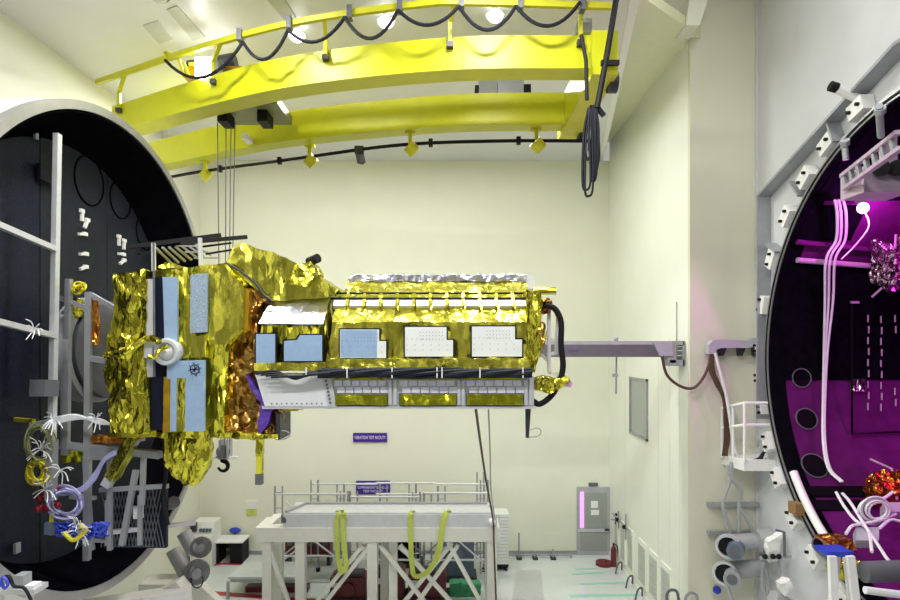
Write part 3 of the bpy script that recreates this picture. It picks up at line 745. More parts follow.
MB().px([(541,322),(545,325),(545,345),(540,355),(538,340)],SY,SY+0.5).crumple(0.05,0.05,6,5).build('amber_wrap','amber',sc)
MB().px([(536,380),(545,377),(558,379),(565,376),(569,382),(562,388),(550,393),(538,390)],SY+0.05,SY+0.45).crumple(0.05,0.05,6,90).build('nozzle_wrap','gold',sc)
MB().cyl(W(562,383,SY+0.2),W(570,384,SY+0.1),0.05,12).build('nozzle','alu',sc,smooth=True)
MB().px([(525.5,408),(531,408),(529,438),(526,438)],SY+0.1,SY+0.15).build('dangling_strap','dark',sc)
MB().tube(spline(pxs([(529,437),(538,436),(541,431),(537,428),(530,430)],SY+0.1),5),0.008,5).build('strap_wire','grey',sc,smooth=True)
# things under the bus
MB().px([(163,434),(208,434),(208,452),(205,470),(197,482),(186,487),(176,480),(166,462)],SY+0.0,SY+0.22).crumple(0.07,0.07,4,95).build('foil_skirt','gold',sc)
MB().px([(108,431),(278,434),(278,439),(108,437)],SY+0.0,SY+0.5).crumple(0.08,0.03,5,97).build('bottom_foil','gold',sc)
MB().px([(255.5,438),(263,438),(261.5,474),(255.5,474)],SY+0.3,SY+0.38).crumple(0.06,0.01,7,1).build('dangling_strap','gold',sc)
MB().pbox(255,474,261.5,485,SY+0.3,SY+0.4).build('strap_end','grey_dark',sc)
MB().px([(246,374),(256,388),(272,409),(268,425),(259,436),(257,420),(262,404),(250,388)],SY+0.02,SY+0.15).crumple(0.05,0.03,6,7).build('purple_wrap','purple_cloth',sc)
MB().pbox(276,414,280,440,SY+0.05,SY+0.6).build('end_plate','dark',sc)
MB().tube(spline(pxs([(278,431),(286,431),(290,435),(284,439),(276,438)],SY+0.1),5),0.01,5).build('strap_wire','grey',sc,smooth=True)

# ------------------------------------------------------------------ mounting fixture between door and spacecraft
fx = thing('mounting_fixture','grey aluminium profile fixture holding the spacecraft against the black door','fixture',W(120,545,8.6))
FY = 8.45
MB().cyl(W(100,350,9.4),W(118,350,9.3),0.75,40).build('adapter_ring','grey_dark',fx,smooth=True)
MB().lathe([(0,0.80),(0,0.70),(-0.25,0.70),(-0.25,0.80)],W(100,350,9.2),(1,0,0),40,True).build('adapter_flange','grey',fx,smooth=True)
for x0,y0_,x1,y1_,w_ in ((69,279,66,455,0.075),(64,372,64,455,0.06),(89,292,87,560,0.08),(60,298,90,309,0.06),(92,295,118,310,0.06),(88,358,107,361,0.08),(62,445,160,455,0.10),(110,455,110,550,0.06),(88,455,118,455,0.12),(144,450,142,505,0.06),(112,452,165,454,0.09),(100,490,168,486,0.06),(122,545,136,470,0.07),(108,500,108,545,0.06),(70,497,96,498,0.05),(90,540,112,541,0.05),(140,495,140,545,0.05),(85,455,92,550,0.06)):
    FY += 0.004; MB().beam(W(x0,y0_,FY),W(x1,y1_,FY),w_).build('profile_bar','alu_dull',fx)
MB().beam(W(102,533,FY-0.1),W(194,523,FY+1.2),0.09,0.06).build('lower_arm','alu',fx)
MB().pbox(92,300,97,345,FY-0.06,FY).crumple(0.06,0.02,7,2).build('foil_wrapped_bar','orange_foil',fx)
MB().pbox(64,298,76,318,FY+0.05,FY+0.25).crumple(0.05,0.05,8,6).build('foil_wrapped_joint','gold',fx)
MB().beam(W(112,478,FY-0.1),W(134,437,FY-0.15),0.16,0.14).crumple(0.06,0.02,7,9).build('wrapped_tube','gold_smooth',fx)
MB().beam(W(106,486,FY-0.1),W(112,476,FY-0.1),0.12,0.12).build('tube_end','alu',fx)
MB().pbox(88,437,136,443,FY-0.05,FY+0.2).crumple(0.06,0.03,7,10).build('foil_wrapped_bar','orange_foil',fx)
MB().pbox(65,450,86,461,FY-0.02,FY+0.2).crumple(0.05,0.05,8,11).build('foil_wrapped_joint','olive',fx)
MB().pbox(112,489,166,548,FY+0.35,FY+0.42).build('mesh_panel','door_side',fx)
mb = MB()
for k in range(16):
    a = W(113+k*3.4,490,FY+0.34); b = W(113+k*3.4-12,547,FY+0.34); mb.beam(a,b,0.012)
    a2 = W(113+k*3.4-12,490,FY+0.335); b2 = W(113+k*3.4,547,FY+0.335); mb.beam(a2,b2,0.012)
mb.build('mesh_wire','grey_dark',fx)
MB().pbox(133,506,141,519,FY+0.2,FY+0.28).build('white_tag','paper',fx)
MB().lathe([(0.03,0.12),(-0.03,0.12)],W(137,500,FY+0.25),(0,1,0),24).build('valve','navy',fx,smooth=True)
MB().cyl(W(170,504,FY+0.6),W(174,502,FY+0.5),0.09,18).build('valve_cap','grey_dark',fx,smooth=True)
mb = MB(); mb.tube(spline(pxs([(163,440),(166,470),(163,500),(168,525)],FY-0.05),5),0.03,7); mb.build('black_hose','black',fx,smooth=True)
# harnesses
hn = thing('cable_harness','tangle of white, olive, yellow, red and blue cables hanging left of the fixture','cables',W(60,540,8.3))
HY = 8.2
def coil(px,py,rx,ry,n,m_,name,r=0.016,yy=HY,lab=None):
    mb = MB(); r *= 0.6; n = int(n*1.6)
    for k in range(n):
        a0 = random.random()*6; dx=random.uniform(-3,3); dy=random.uniform(-3,3); f_=random.uniform(.75,1.1)
        pts = [W(px+dx+rx*f_*math.cos(a0+i*2*PI/22),py+dy+ry*f_*math.sin(a0+i*2*PI/22),yy-0.018*k+0.08*math.sin(a0+i*.6)) for i in range(21)]
        mb.tube(pts,r,6)
    return mb.build(name,m_,hn,smooth=True)
coil(40,445,14,20,8,'olive_wire','olive_coil')
coil(37,472,9,11,7,'yellow_wire','yellow_coil',0.02)
coil(66,502,16,14,6,'lav_wire','lavender_coil',0.02)
mb = MB()
for k in range(14):
    x=random.uniform(38,60); y=random.uniform(484,510); mb.sphere(W(x,y,HY-0.1*random.random()),0.05,1,1,1,8,6)
mb.build('red_connector','red_wire',hn,smooth=True)
mb = MB()
for k in range(5): mb.tube(spline(pxs([(30,424+k),(50,420+k*1.2),(75,415+k),(98,423-k),(110,424)],HY),6),0.018,6)
mb.build('white_lead','white_wire',hn,smooth=True)
MB().beam(W(-10,417,HY+0.6),W(34,421,HY),0.05).build('yellow_strap','yellow_wire',hn)
mb = MB()
for k in range(5): mb.tube(spline([W(56,492+k,HY),W(80,488+k,HY),W(95,472+k*2,HY+.1),W(106,456+k,HY+.1),W(128,445+k,HY+.15),W(145,438,HY+.2)],6),0.011,6)
mb.build('lavender_lead','lav_wire',hn,smooth=True)
mb = MB()
for k in range(3): mb.tube(spline(pxs([(50+k,430),(49+k*1.5,460),(51+k,500),(50+k,535)],HY-0.05),6),0.018,6)
mb.build('yellow_lead','yellow_wire',hn,smooth=True)
mb = MB()
for k in range(22):
    pts = [W(55+i*6+(k%5)*1.5+random.uniform(-1,1),528+random.uniform(-6,9)+(3 if 2<i<6 else 0),HY-0.1+random.uniform(-.08,.08)) for i in range(9)]
    mb.tube(spline(pts,4),0.014,6)
mb.build('blue_cable_bundle','blue_wire',hn,smooth=True)
MB().pbox(44,523,58,535,HY-0.1,HY+0.2).build('connector_box','machine_blue',hn)
mb = MB(); mb.tube(spline(pxs([(64,533),(74,540),(86,530),(80,526)],HY-0.2),5),0.03,7); mb.build('yellow_sleeve','yellow_wire',hn,smooth=True)
for px,py,n,r in ((52,420,14,22),(40,450,14,22),(45,490,12,24),(78,533,18,22),(95,420,8,16),(60,470,8,22),(75,525,10,16)):
    starw(px,py,n,r,'white_wire',hn,HY-0.15)
# small yellow/foil tangle at fixture top
coil(80,288,5,4,4,'yellow_wire','yellow_coil',0.02,FY)

# ------------------------------------------------------------------ arm on the right wall
am = thing('service_arm','long mauve grey arm reaching from right wall to the spacecraft end','arm',(XR,12.65,H-0.3))
AY = 12.6
MB().pbox(520,341,664,344.5,AY,AY+0.5).build('arm_cover','lilac',am)
MB().pbox(520,344.5,664,357,AY,AY+0.45).build('arm_beam','arm',am)
MB().px([(653,341),(672,341),(673,356),(660,356)],AY-0.06,AY+0.3).build('end_cover','lilac',am)
t_ = MB(); t_.pbox(668,341,676,363,AY-0.03,AY+0.35); t_.pbox(676,341,684.5,345,AY-0.03,AY+0.35); t_.pbox(670,360,684.5,366,AY-0.03,AY+0.35); t_.pbox(683,341,684.8,366,AY-0.03,AY+0.35)
t_.build('wall_bracket','grey',am)
for y_ in (346,350,355): MB().pbox(677,y_,683,y_+1.2,AY,AY+0.2).build('rung','alu',am)
text('2/3-4','lettering','purple_cloth',am,W(573,351,AY-0.004),0.10)
MB().sphere(W(616,339,AY+0.2),0.05).build('lifting_eye','alu_dull',am,smooth=True)
mb = MB(); mb.cyl(W(616.5,357,AY+0.2),W(616,394,AY+0.2),0.02,8); mb.build('hanging_rod','alu_dull',am,smooth=True)
MB().pbox(613.5,374,618,377,AY+0.15,AY+0.25).build('rod_clamp','grey',am)
mb = MB(); mb.tube(spline(pxs([(662,357),(667,375),(680,386),(693,388),(703,378),(710,362),(712,354)],12.2),8),0.03,8)
tag(mb.build('power_cable','brown_cable',smooth=True),'single dark brown cable sagging from the grey arm to the cable tray','cable')
tag(MB().tube([V(XR-0.03,13.0,H+1.0),V(XR-0.03,13.0,H+0.1)],0.012,6).build('wall_rod','alu_dull',smooth=True),'thin upright rod on the right wall above the grey arm','rod')
# cable tray on the pier
ct = thing('cable_tray','lilac grey cable tray bent down at its end, on the beige pier','tray',W(740,350,YP-0.2))
TY = YP-0.28
MB().px([(709,354),(709,345),(713,340.5),(719,339.5),(746,340.5),(756,338),(766,338),(766,345),(757,345.5),(748,348),(721,348),(716,350),(715.5,354)],TY,TY+0.2).build('tray_body','lilac',ct)
for x in (723,742,757): MB().px([(x-2,348),(x+4,348),(x+0.5,356),(x-1,356)],TY+0.1,YP).build('tray_bracket','dark',ct)
bd = thing('cable_bundle','thick brown cable bundle hanging from the cable tray down the beige pier','cables',W(727,455,YP-0.2))
for k in range(14):
    o_ = random.uniform(-2.5,2.5); o2 = random.uniform(-3,3)
    pts = spline([W(712+o_*.6,354,TY+0.06),W(711.5+o_,368,TY+0.04),W(716+o2,382,TY),W(724+o_*.5,398,TY),W(726+o2,420,TY),W(727+o_,440,TY),W(724+o2,456,TY)],5)
    MB().tube(pts,0.02,6).build('cable','brown_cable',bd,smooth=True)
tag(MB().tube(spline(pxs([(715,353),(721,375),(727,400),(733,440),(737,455),(745,462),(765,462)],TY-0.06),6),0.03,8).build('white_hose','white_wire',smooth=True),'white hose running beside the brown cable bundle','hose')
# balcony
bl = thing('balcony','small white railed balcony platform beside the chamber opening','balcony',W(745,470,11.9))
BY = 11.65
pl = [V(W(722,0,YP).x,YP,0),V(W(744,0,BY).x,BY,0),V(XB,BY,0),V(XB,YP,0)]
zt, zb = W(744,460,BY).z, W(744,471,BY).z
MB().poly_prism([V(p.x,p.y,zb) for p in pl],[V(p.x,p.y,zt) for p in pl]).build('platform','white',bl)
def post(px,Y,y0_,y1_): MB().cyl(W(px,y0_,Y),W(px,y1_,Y),0.03,10).build('rail_post','white',bl,smooth=True)
post(722,YP-0.05,408,458); post(733,12.0,405,459); post(744.5,BY,403,462)
for ya,yb in ((408,403),(428,425)):
    MB().tube([W(722,ya,YP-0.05),W(744.5,yb,BY),V(XB-0.02,BY,W(744.5,yb,BY).z)],0.03,10).build('handrail','white',bl)
mb = MB()
for k in range(3): mb.tube(spline(pxs([(745,461),(758,459+k*2),(764,452),(774,442-k*3)],BY+0.1),5),0.03,6)
tag(mb.build('cable_lead','cable_dark',smooth=True),'black cables crossing the white balcony floor to the chamber rim','cables')
# bars, pumps and hoses on the pier
for y_,lb in ((505,'upper'),(533,'lower')):
    o = MB().pbox(709,y_-1.8,766,y_+1.8,YP-0.12,YP).build('wall_bar','grey'); tag(o,lb+' of two grey horizontal bars fixed to the beige pier','bar','wall bars')
def pump(cx,cy,lb,xr,m_):
    t = thing('vacuum_pump','grey cylindrical pump with round flanged end, '+lb+' of the pair','pump',W(cx,cy,11.8),'pumps on the pier')
    c = W(cx,cy,11.75); s_ = 11.75/F
    d = V(-0.55,-1,0.05).normalized()
    MB().cyl(W(cx+4,cy-4,11.9),W(xr,cy-6,11.9),0.17,24).build('pump_body','grey_pipe',t,smooth=True)
    MB().lathe([(0,12*s_),(0,9.5*s_),(-0.12,9.5*s_),(-0.12,12*s_)],c,d,36,True).build('flange_ring','alu',t,smooth=True)
    MB().cyl(c-d*0.2,c-d*0.05,9*s_,28).build('housing','black',t,smooth=True)
    c2 = c+d*0.3+V(0.16,0,-0.02)
    MB().cyl(c2-d*0.5,c2,8*s_,28).build('motor',m_,t,smooth=True)
    MB().cyl(c2,c2+d*0.02,5*s_,24).build('end_cap','grey_dark',t,smooth=True)
    return t
pump(728,547,'upper',765,'machine_blue'); t = pump(725,574,'lower',760,'grey')
tag(MB().cyl(W(757,541,11.8),W(771,539,11.8),0.22,24).build('foil_sleeve','grey_pipe',smooth=True),'grey sleeve at the chamber end of the upper pump','sleeve')
tag(MB().px([(768,542),(783,534),(777,545),(777,560),(770,563)],11.25,11.4).crumple(0.07,0.05,5,3).build('plastic_wrap','white'),'crumpled white wrap on the bulkhead beside the upper pump','wrap')
tag(MB().px([(781,585),(790,580),(792,590),(785,597)],10.4,10.6).crumple(0.07,0.05,5,6).build('plastic_wrap','white'),'small crumpled white wrap low on the bulkhead','wrap')
tag(MB().cyl(W(772,598,10.6),W(800,612,10.6),0.14,20).build('grey_pipe','grey_pipe',smooth=True),'grey pipe end at the bottom edge under the bulkhead','pipe')
hl = ['thick grey hose looping down to the upper pump','grey hose falling past the wall bars to the upper pump','long pale hose bending past both pumps','slack grey hose below the lower pump','thin grey hose hanging in a loop right of the lower pump']
for k,pts in enumerate(([(731,462),(730,480),(723,505),(729,525),(730,537)],[(727,465),(731,478),(740,490),(739,505),(739,532)],[(740,508),(750,525),(757,545),(761,560)],[(727,583),(731,597),(736,605)],[(763,562),(762,585),(766,594),(768,580),(764,566)])):
    tag(MB().tube(spline(pxs(pts,12.0 if k<3 else 11.6),6),0.035,8).build('hose','grey_pipe',smooth=True),hl[k],'hose')
tag(MB().tube(pxs([(776,530),(784,532),(784.5,556)],11.0),0.025,8).build('bent_pipe','grey_dark',smooth=True),'thin bent dark pipe on the bulkhead beside the clamps','pipe')
t = thing('valve_bar','horizontal grey bar with small valves next to the pumps','bar',W(775,557,11.2))
MB().beam(W(760,558,11.3),W(791,556,11.0),0.06).build('bar','grey',t); MB().cyl(W(779,556,11.15),W(779,577,11.15),0.025,8).build('stem','grey',t,smooth=True)
for x in (765,773,779): MB().sphere(W(x,556.5,11.1),0.05).build('valve_knob','black',t,smooth=True)
t = thing('wall_button','small blue knob in a pale box low on the beige pier','knob',W(718,590,YP-0.05))
MB().pbox(713,584,728,596,YP-0.08,YP).build('box','wall_pier',t); MB().cyl(W(717,590,YP-0.08),W(717,590,YP-0.16),0.08,18).build('knob','blue',t,smooth=True)
# vent pipes at bottom of right wall
for (x,y,lb) in ((671,594,'thin dark bent pipe at the foot of the right wall'),(690,597,'pale small valve pipe at the foot of the pier')):
    tag(MB().tube(spline(pxs([(x-4,602),(x-4,y),(x,y-4),(x+6,y-2),(x+8,603)],12.2),5),0.03,8).build('bent_pipe','grey_dark' if x<680 else 'alu_dull',smooth=True),lb,'pipe')

# ------------------------------------------------------------------ chamber on the right
ch = thing('vacuum_chamber','huge round vacuum chamber opening with dark violet lit interior','chamber',(CX,CY,CZ-CR))
MB().lathe([(-0.02,CR),(-0.02,CR-0.12),(0.28,CR-0.12),(0.28,CR)],V(CX,CY,CZ),(1,0,0),128,True).build('rim_flange','rim',ch,smooth=True)
MB().lathe([(-0.04,CR-0.06),(-0.04,CR-0.09),(-0.015,CR-0.09),(-0.015,CR-0.06)],V(CX,CY,CZ),(1,0,0),128,True).build('seal_ring','black',ch,smooth=True)
MB().lathe([(0.0,CR-0.12),(0.0,CR-0.155),(0.30,CR-0.155),(0.30,CR-0.12)],V(CX,CY,CZ),(1,0,0),128,True).build('inner_collar','shroud',ch,smooth=True)
MB().lathe([(0.30,CR-0.05),(0.30,CR-0.14),(5.5,CR-0.14),(5.5,CR-0.05)],V(CX,CY,CZ),(1,0,0),96,True).build('shroud','chamber',ch,smooth=True)
MB().cyl(V(CX+5.4,CY,CZ),V(CX+5.5,CY,CZ),CR-0.1,64).build('end_wall','chamber',ch,smooth=True)
RI = CR-0.14
def C(px, py, off=0.0):                    # point of the far inner wall seen at a pixel
    u, v = (px-450)/F, (348-py)/F; r = RI-off; zc = CZ-H
    a = 1+v*v; b = -2*(CY+v*zc); c = CY*CY+zc*zc-r*r
    t_ = (-b+math.sqrt(max(b*b-4*a*c,0)))/(2*a)
    return V(u*t_,t_,H+v*t_)
def Cn(p): return (V(p.x,CY,CZ)-p).normalized()
for px,py,r in ((801,378,0.17),(806,419,0.19),(814,466,0.22),(826,548,0.2)):
    p = C(px,py); n = Cn(p)
    o = MB().cyl(p-n*0.02,p+n*0.02,r,28).build('port','chamber_black',ch)
    MB().lathe([(0.0,r),(0.03,r),(0.03,r+0.02),(0,r+0.02)],p,n,28,True).build('port_ring','grey_dark',o)
def cbar(pts,r,name,m_,parent,off=0.1): return MB().tube([C(x,y,off) for x,y in pts],r,8).build(name,m_,parent,smooth=True)
def cpatch(x0,y0_,x1,y1_,off,th,name,m_,parent=None,crumple=0):
    ps = [C(x,y,off) for x,y in ((x0,y0_),(x1,y0_),(x1,y1_),(x0,y1_))]
    mb = MB().poly_prism([p+Cn(p)*th for p in ps],ps)
    if crumple: mb.crumple(0.06,crumple,7,x0)
    return mb.build(name,m_,parent)
def arc_panel(name, m_, py0, py1, xa, xb, px=800, top=None):
    a0 = math.atan2(C(px,py0).z-CZ, C(px,py0).y-CY); a1 = math.atan2(C(px,py1).z-CZ, C(px,py1).y-CY)
    if top: a1 = top
    mb = MB(); R = []
    for i in range(25):
        a = a0+(a1-a0)*i/24
        R.append([mb.bm.verts.new(V(X, CY+r_*math.cos(a), CZ+r_*math.sin(a))) for X, r_ in ((xa,RI-0.025),(xb,RI-0.025),(xb,RI-0.004),(xa,RI-0.004))])
    for i in range(24):
        for k in range(4): mb.bm.faces.new((R[i][k],R[i+1][k],R[i+1][(k+1)%4],R[i][(k+1)%4]))
    mb.bm.faces.new(R[0]); mb.bm.faces.new(R[-1][::-1])
    return mb.build(name, m_, ch, smooth=True)
arc_panel('black_panel','shroud',380,262,CX+0.12,CX+3.6)
arc_panel('black_panel','shroud',240,205,CX+0.12,CX+1.1)
arc_panel('black_panel','shroud',200,0,CX+0.12,CX+5.0,870,2.5)
cpatch(797,487,866,497,0.0,0.04,'slot','chamber_black',ch); cpatch(804,501,862,511,0.0,0.04,'slot','chamber_black',ch)
cbar([(797,260),(872,266)],0.05,'pipe','violet_lit_metal',ch,0.06); cbar([(797,242),(872,250)],0.05,'pipe','chamber',ch,0.06)
cbar([(852,302),(852,434),(900,432)],0.02,'frame_rod','chamber_black',ch,0.05)
for x,y0_,y1_ in ((868,315,420),(881,316,420),(895,315,345),(895,388,420)):
    mb = MB(); n = int((y1_-y0_)/11)
    for i in range(n):
        mb.tube([C(x+(i%2)*0.8,y0_+i*11,0.03),C(x+(i%2)*0.8,y0_+i*11+7,0.03)],0.014,5)
    mb.build('connector_strip','violet_lit_metal',ch)
cpatch(850,379,864,392,0.02,0.06,'foil_patch','violet_lit_foil',ch,0.02)
cpatch(850,301,858,303,0.04,0.04,'clip','violet_lit_metal',ch)
# hoses inside
for k,(dx,lb) in enumerate(((0,'pale lilac hose hanging inside the violet chamber, nearest to the rim'),(4,'pale lilac hose hanging inside the violet chamber, middle of three'),(9,'pale lilac hose hanging inside the violet chamber, farthest from the rim'))):
    e_ = [0,1,2][k]
    tag(MB().tube(spline([C(835+dx*.9,200,0.2),C(837+dx*1.0,215,0.2),C(836+dx,240,0.2),C(826+dx,260,0.25),C(825+dx*.9,300,0.2),C(824+dx*.4,350,0.15),C(823+e_,400,0.12),C(823+e_,440,0.12),C(828+e_,468,0.14),C(841+e_,482,0.2)],6),0.022,8).build('hose','white_wire',smooth=True),lb,'hose','hoses in the chamber')
# lamp and beam assembly
lp = C(863,208,0.32)
t = thing('violet_lamp','small glaring violet lamp inside the chamber','lamp',lp-V(0,0,0.1))
MB().sphere(lp,0.09).build('bulb','lamp_purple',t,smooth=True); MB().cyl(lp+V(0,0.05,0.02),lp+V(0,0.14,0.25),0.05,12).build('lamp_holder','grey_dark',t,smooth=True)
MB().tube(spline([lp,lp+V(0.1,0,-0.3),lp+V(-0.05,0.1,-0.6),lp+V(-0.3,0.1,-0.85)],6),0.012,5).build('cord','white_wire',t,smooth=True)
t = thing('beam_assembly','pale metal ladder beam and block hung under the chamber roof','beam',C(870,150,0.8))
bA, bB = C(842,176,0.85), C(898,132,1.0)
dd = (bB-bA)
MB().beam(bA,bB,0.07,0.05).build('beam_chord','violet_lit_metal',t); MB().beam(bA+V(0,0,-0.2)+V(0,-.05,0),bB+V(0,0,-0.2)+V(0,-.05,0),0.07,0.05).build('beam_chord','violet_lit_metal',t)
for i in range(7): p = bA+dd*((i+.3)/7); MB().beam(p,p+V(0,-.05,-0.2),0.05).build('beam_rung','alu_dull',t)
for x,y0_,y1_ in ((845,138,160),(880,106,136)):
    MB().cyl(C(x-1,y0_,0.5),C(x+1,y1_,0.8),0.04,14).build('hanger','alu_dull',t,smooth=True); MB().cyl(C(x,y0_+2,0.55),C(x,y0_+7,0.6),0.06,14).build('hanger_collar','alu_dull',t,smooth=True)
pA = C(863,165,0.9); pA = W(864,166,pA.y)
MB().pbox(864,166,912,192,pA.y,pA.y+0.5).build('block','violet_lit_metal',t)
for x in (881,897): MB().cyl(W(x,168,pA.y-0.1),W(x,168,pA.y+0.1),0.11,16).build('roller','black',t,smooth=True)
MB().px([(886,145),(897,137),(898,165),(888,168)],pA.y+0.1,pA.y+0.25).build('bracket_plate','violet_lit_metal',t)
# foil boxes and gear inside
tag(cpatch(870,238,905,282,0.2,0.5,'foil_box','violet_lit_foil',None,0.07),'crinkled silvery foil box tinted by the violet lamp on the chamber wall','foil box')
tag(MB().tube([C(872,297,0.3),C(893,278,0.5),C(896,235,0.5)],0.02,6).build('thin_stand','violet_lit_metal',smooth=True),'thin jointed stand rod beside the crinkled foil box','rod')
tag(MB().tube([C(870,459,0.3),C(892,469,0.4),C(897,500,0.5)],0.02,6).build('thin_stand','violet_lit_metal',smooth=True),'thin jointed stand rod above the orange foil box','rod')
tag(cpatch(864,481,900,506,0.2,0.4,'foil_box','orange_foil',None,0.06),'orange crinkled foil box low in the chamber','foil box')
t = thing('cable_coil','pinkish white cable coil looped low inside the chamber','cables',C(873,508,0.8))
mb = MB()
for k in range(7):
    f_=random.uniform(.7,1.1); c = C(873+random.uniform(-2,2),510+random.uniform(-2,2),0.75)
    mb.tube([c+V(0.22*f_*math.cos(i*.3),-0.02*k,0.19*f_*math.sin(i*.3)) for i in range(22)],0.018,6)
mb.build('coil','white_wire',t,smooth=True)
mb = MB()
for pts in ([(836,492),(844,506),(855,520),(868,530),(872,552)],[(842,493),(850,502),(862,521),(874,540)],[(846,534),(852,526),(862,524),(880,520),(896,514)],[(868,530),(878,545),(888,560),(898,570)],[(880,528),(890,520),(900,521)],[(872,500),(884,498),(893,492)]):
    mb.tube(spline([C(x,y,0.7) for x,y in pts],6),0.024,6)
mb.build('loose_lead','white_wire',t,smooth=True)
tag(cpatch(853,534,876,548,0.5,0.15,'grey_box','lilac',None,0),'small mauve box behind the foil tray in the chamber','box')
tag(cpatch(880,508,906,518,0.6,0.15,'bracket_bar','violet_lit_metal',None,0),'pale bracket tinted by the violet lamp beside the cable coil','bracket')
tag(MB().px([(826,541),(852,540),(858,550),(838,552)],8.9,9.25).crumple(0.05,0.025,8,2).build('foil_tray','orange_foil'),'orange and silver foil tray above the white stepladder','tray')
tag(MB().cyl(W(863,572,8.2),W(925,570,8.2),0.14,20).build('floor_rail','grey_dark',smooth=True),'dark round rail along the chamber floor','rail')
tag(MB().px([(838,566),(860,563),(866,573),(856,580),(838,578)],8.75,9.0).crumple(0.05,0.05,7,3).build('foil_bundle','gold'),'small gold foil bundle under the stepladder top','foil')
tag(MB().tube(spline(pxs([(865,590),(880,592),(905,595)],7.8),4),0.05,8).build('hose','white_wire',smooth=True),'white hose lying at the bottom of the chamber mouth','hose')
# white pipe along the lower rim
def rim_pt(a, r, X): return V(X, CY+r*math.cos(a), CZ+r*math.sin(a))
tag(MB().tube([rim_pt(-0.62-i*0.05,CR-0.28,CX+0.02) for i in range(10)],0.07,12).build('rim_pipe','white',smooth=True),'white pipe curved along the lower inside of the chamber rim','pipe')
p = rim_pt(-0.79,CR-0.1,CX-0.06); tag(MB().box(p-V(0.1,0.12,0.1),p+V(0.1,0.12,0.1)).build('wood_block','wood'),'small brown block on the lower chamber rim','block')
# stepladder
t = thing('stepladder','white A-frame stepladder with blue top at the chamber mouth','ladder',W(846,640,8.3))
MB().pbox(828,552,854,557,8.2,8.5).build('top_cap','blue',t)
for (a,b,c_) in ((832,833,8.15),(850,859,8.15),(836,834,8.55),(847,862,8.55)):
    MB().beam(W(a,556,c_),V(W(b+(b-a)*1.5,650,c_).x,c_+(0.25 if c_>8.3 else -0.2),0),0.10,0.06).build('leg','white',t)
MB().pbox(833,607,857,611,8.15,8.3).build('step','white',t)
# clamps around the rim
cl0 = None
for k,a in enumerate((1.30,1.10,0.92,0.72,0.50,0.27,0.05,-0.10,-0.26,-0.42,-0.60,-0.80,-1.0,-1.2)):
    c = rim_pt(a,CR+0.16,CX); rad = V(0,math.cos(a),math.sin(a)); tan = V(0,-math.sin(a),math.cos(a))
    t = thing('rim_clamp','white two-bolt clamp plate on the rim of the round chamber','clamp',c,'rim clamps')
    big = a>0.2 or a<-0.3
    L, w_ = (0.17,0.12) if big else (0.09,0.06)
    f_ = [c+V(-0.10,0,0)+rad*x+tan*y for x,y in ((-w_,-L),(w_,-L),(w_,L),(-w_,L))]
    MB().poly_prism(f_,[p+V(0.2,0,0) for p in f_]).build('plate','white',t)
    for s_ in (-1,1):
        q_ = c+tan*L*0.6*s_; MB().cyl(q_+V(-0.10,0,0),q_+V(-0.15,0,0),0.028,12).build('bolt','black',t,smooth=True)
# angular steel frame outside the rim
t = thing('stiffener_frame','grey angular steel stiffener frame around the round chamber','frame',rim_pt(0.7,CR+0.5,CX))
def fp(y,z): return V(CX-0.0, CY+y, CZ+z)
for (a,b) in (((3.84,-1.2),(3.84,3.2)),((3.84,3.2),(0.2,4.35)),((0.2,4.35),(-1.5,4.35))):
    A,B = fp(*a),fp(*b); MB().beam(A,B,0.05,0.30,up=V(1,0,0)).build('web_plate','alu_dull',t)
for a in (0.55,0.85,1.15):
    r_ = CR; A = rim_pt(a,CR+0.02,CX); B = rim_pt(a,CR+0.45,CX+0.0); MB().beam(A,B,0.04,0.22,up=V(1,0,0)).build('rib_plate','alu_dull',t)
# CCTV camera
t = thing('inspection_camera','small white tubular camera with black lens above the chamber rim','camera',W(850,95,9.1))
MB().cyl(W(836,88,9.15),W(862,101,9.1),0.065,16).build('camera_body','white',t,smooth=True); MB().cyl(W(830,86,9.15),W(837,88,9.15),0.075,16).build('lens_hood','black',t,smooth=True)
MB().beam(W(862,100,9.1),W(868,104,9.1),0.1).build('mount','alu_dull',t)
tag(MB().px([(803,188),(809,178),(809,190),(803,197)],XB*F/356,XB*F/356+0.02).build('wall_notice','paper'),'small pale notice on the white bulkhead above the chamber','notice')

# ------------------------------------------------------------------ floor equipment
# steel stand
st = thing('steel_stand','large cream white steel stand with crossed braces in the foreground','stand',(-1.7,14.5,0))
TF, TB = 13.8, 15.0
zt = W(0,528,TF).z; zb = W(0,542,TF).z
x0 = W(255,0,TF).x; x1 = W(500,0,TF).x
MB().box((x0,TF,zb),(x1,TF+0.3,zt)).build('front_beam','cream_steel',st)
MB().box((x0+0.1,TB-0.3,zb),(x1-0.1,TB,zt)).build('rear_beam','cream_steel',st)
MB().box((x0,TF+0.3,zb),(x0+0.3,TB-0.3,zt)).build('side_beam','cream_steel',st); MB().box((x1-0.3,TF+0.3,zb),(x1,TB-0.3,zt)).build('side_beam','cream_steel',st)
MB().box((W(283,0,TF).x,TF+0.02,zt),(W(497,0,TF).x,TF+0.25,zt+0.3)).build('upper_beam','alu',st)
MB().box((W(283,0,TF).x,TB-0.3,zt),(W(497,0,TF).x,TB,zt+0.28)).build('upper_beam','alu',st)
for xa,xb in ((262,271),(295,304.5),(367,377),(389,397),(487,497)):
    Yl = TF+0.03 if xa!=389 else TF+0.25
    a = W(xa,0,Yl).x; b = W(xb,0,Yl).x; MB().box((a,Yl,0),(b,Yl+0.22,zb)).build('leg','cream_steel',st)
for xa in (266,380,492):
    a = W(xa,0,TF).x; MB().box((a-0.1,TB-0.28,0),(a+0.1,TB-0.06,zb)).build('leg','cream_steel',st)
zl = 0.5
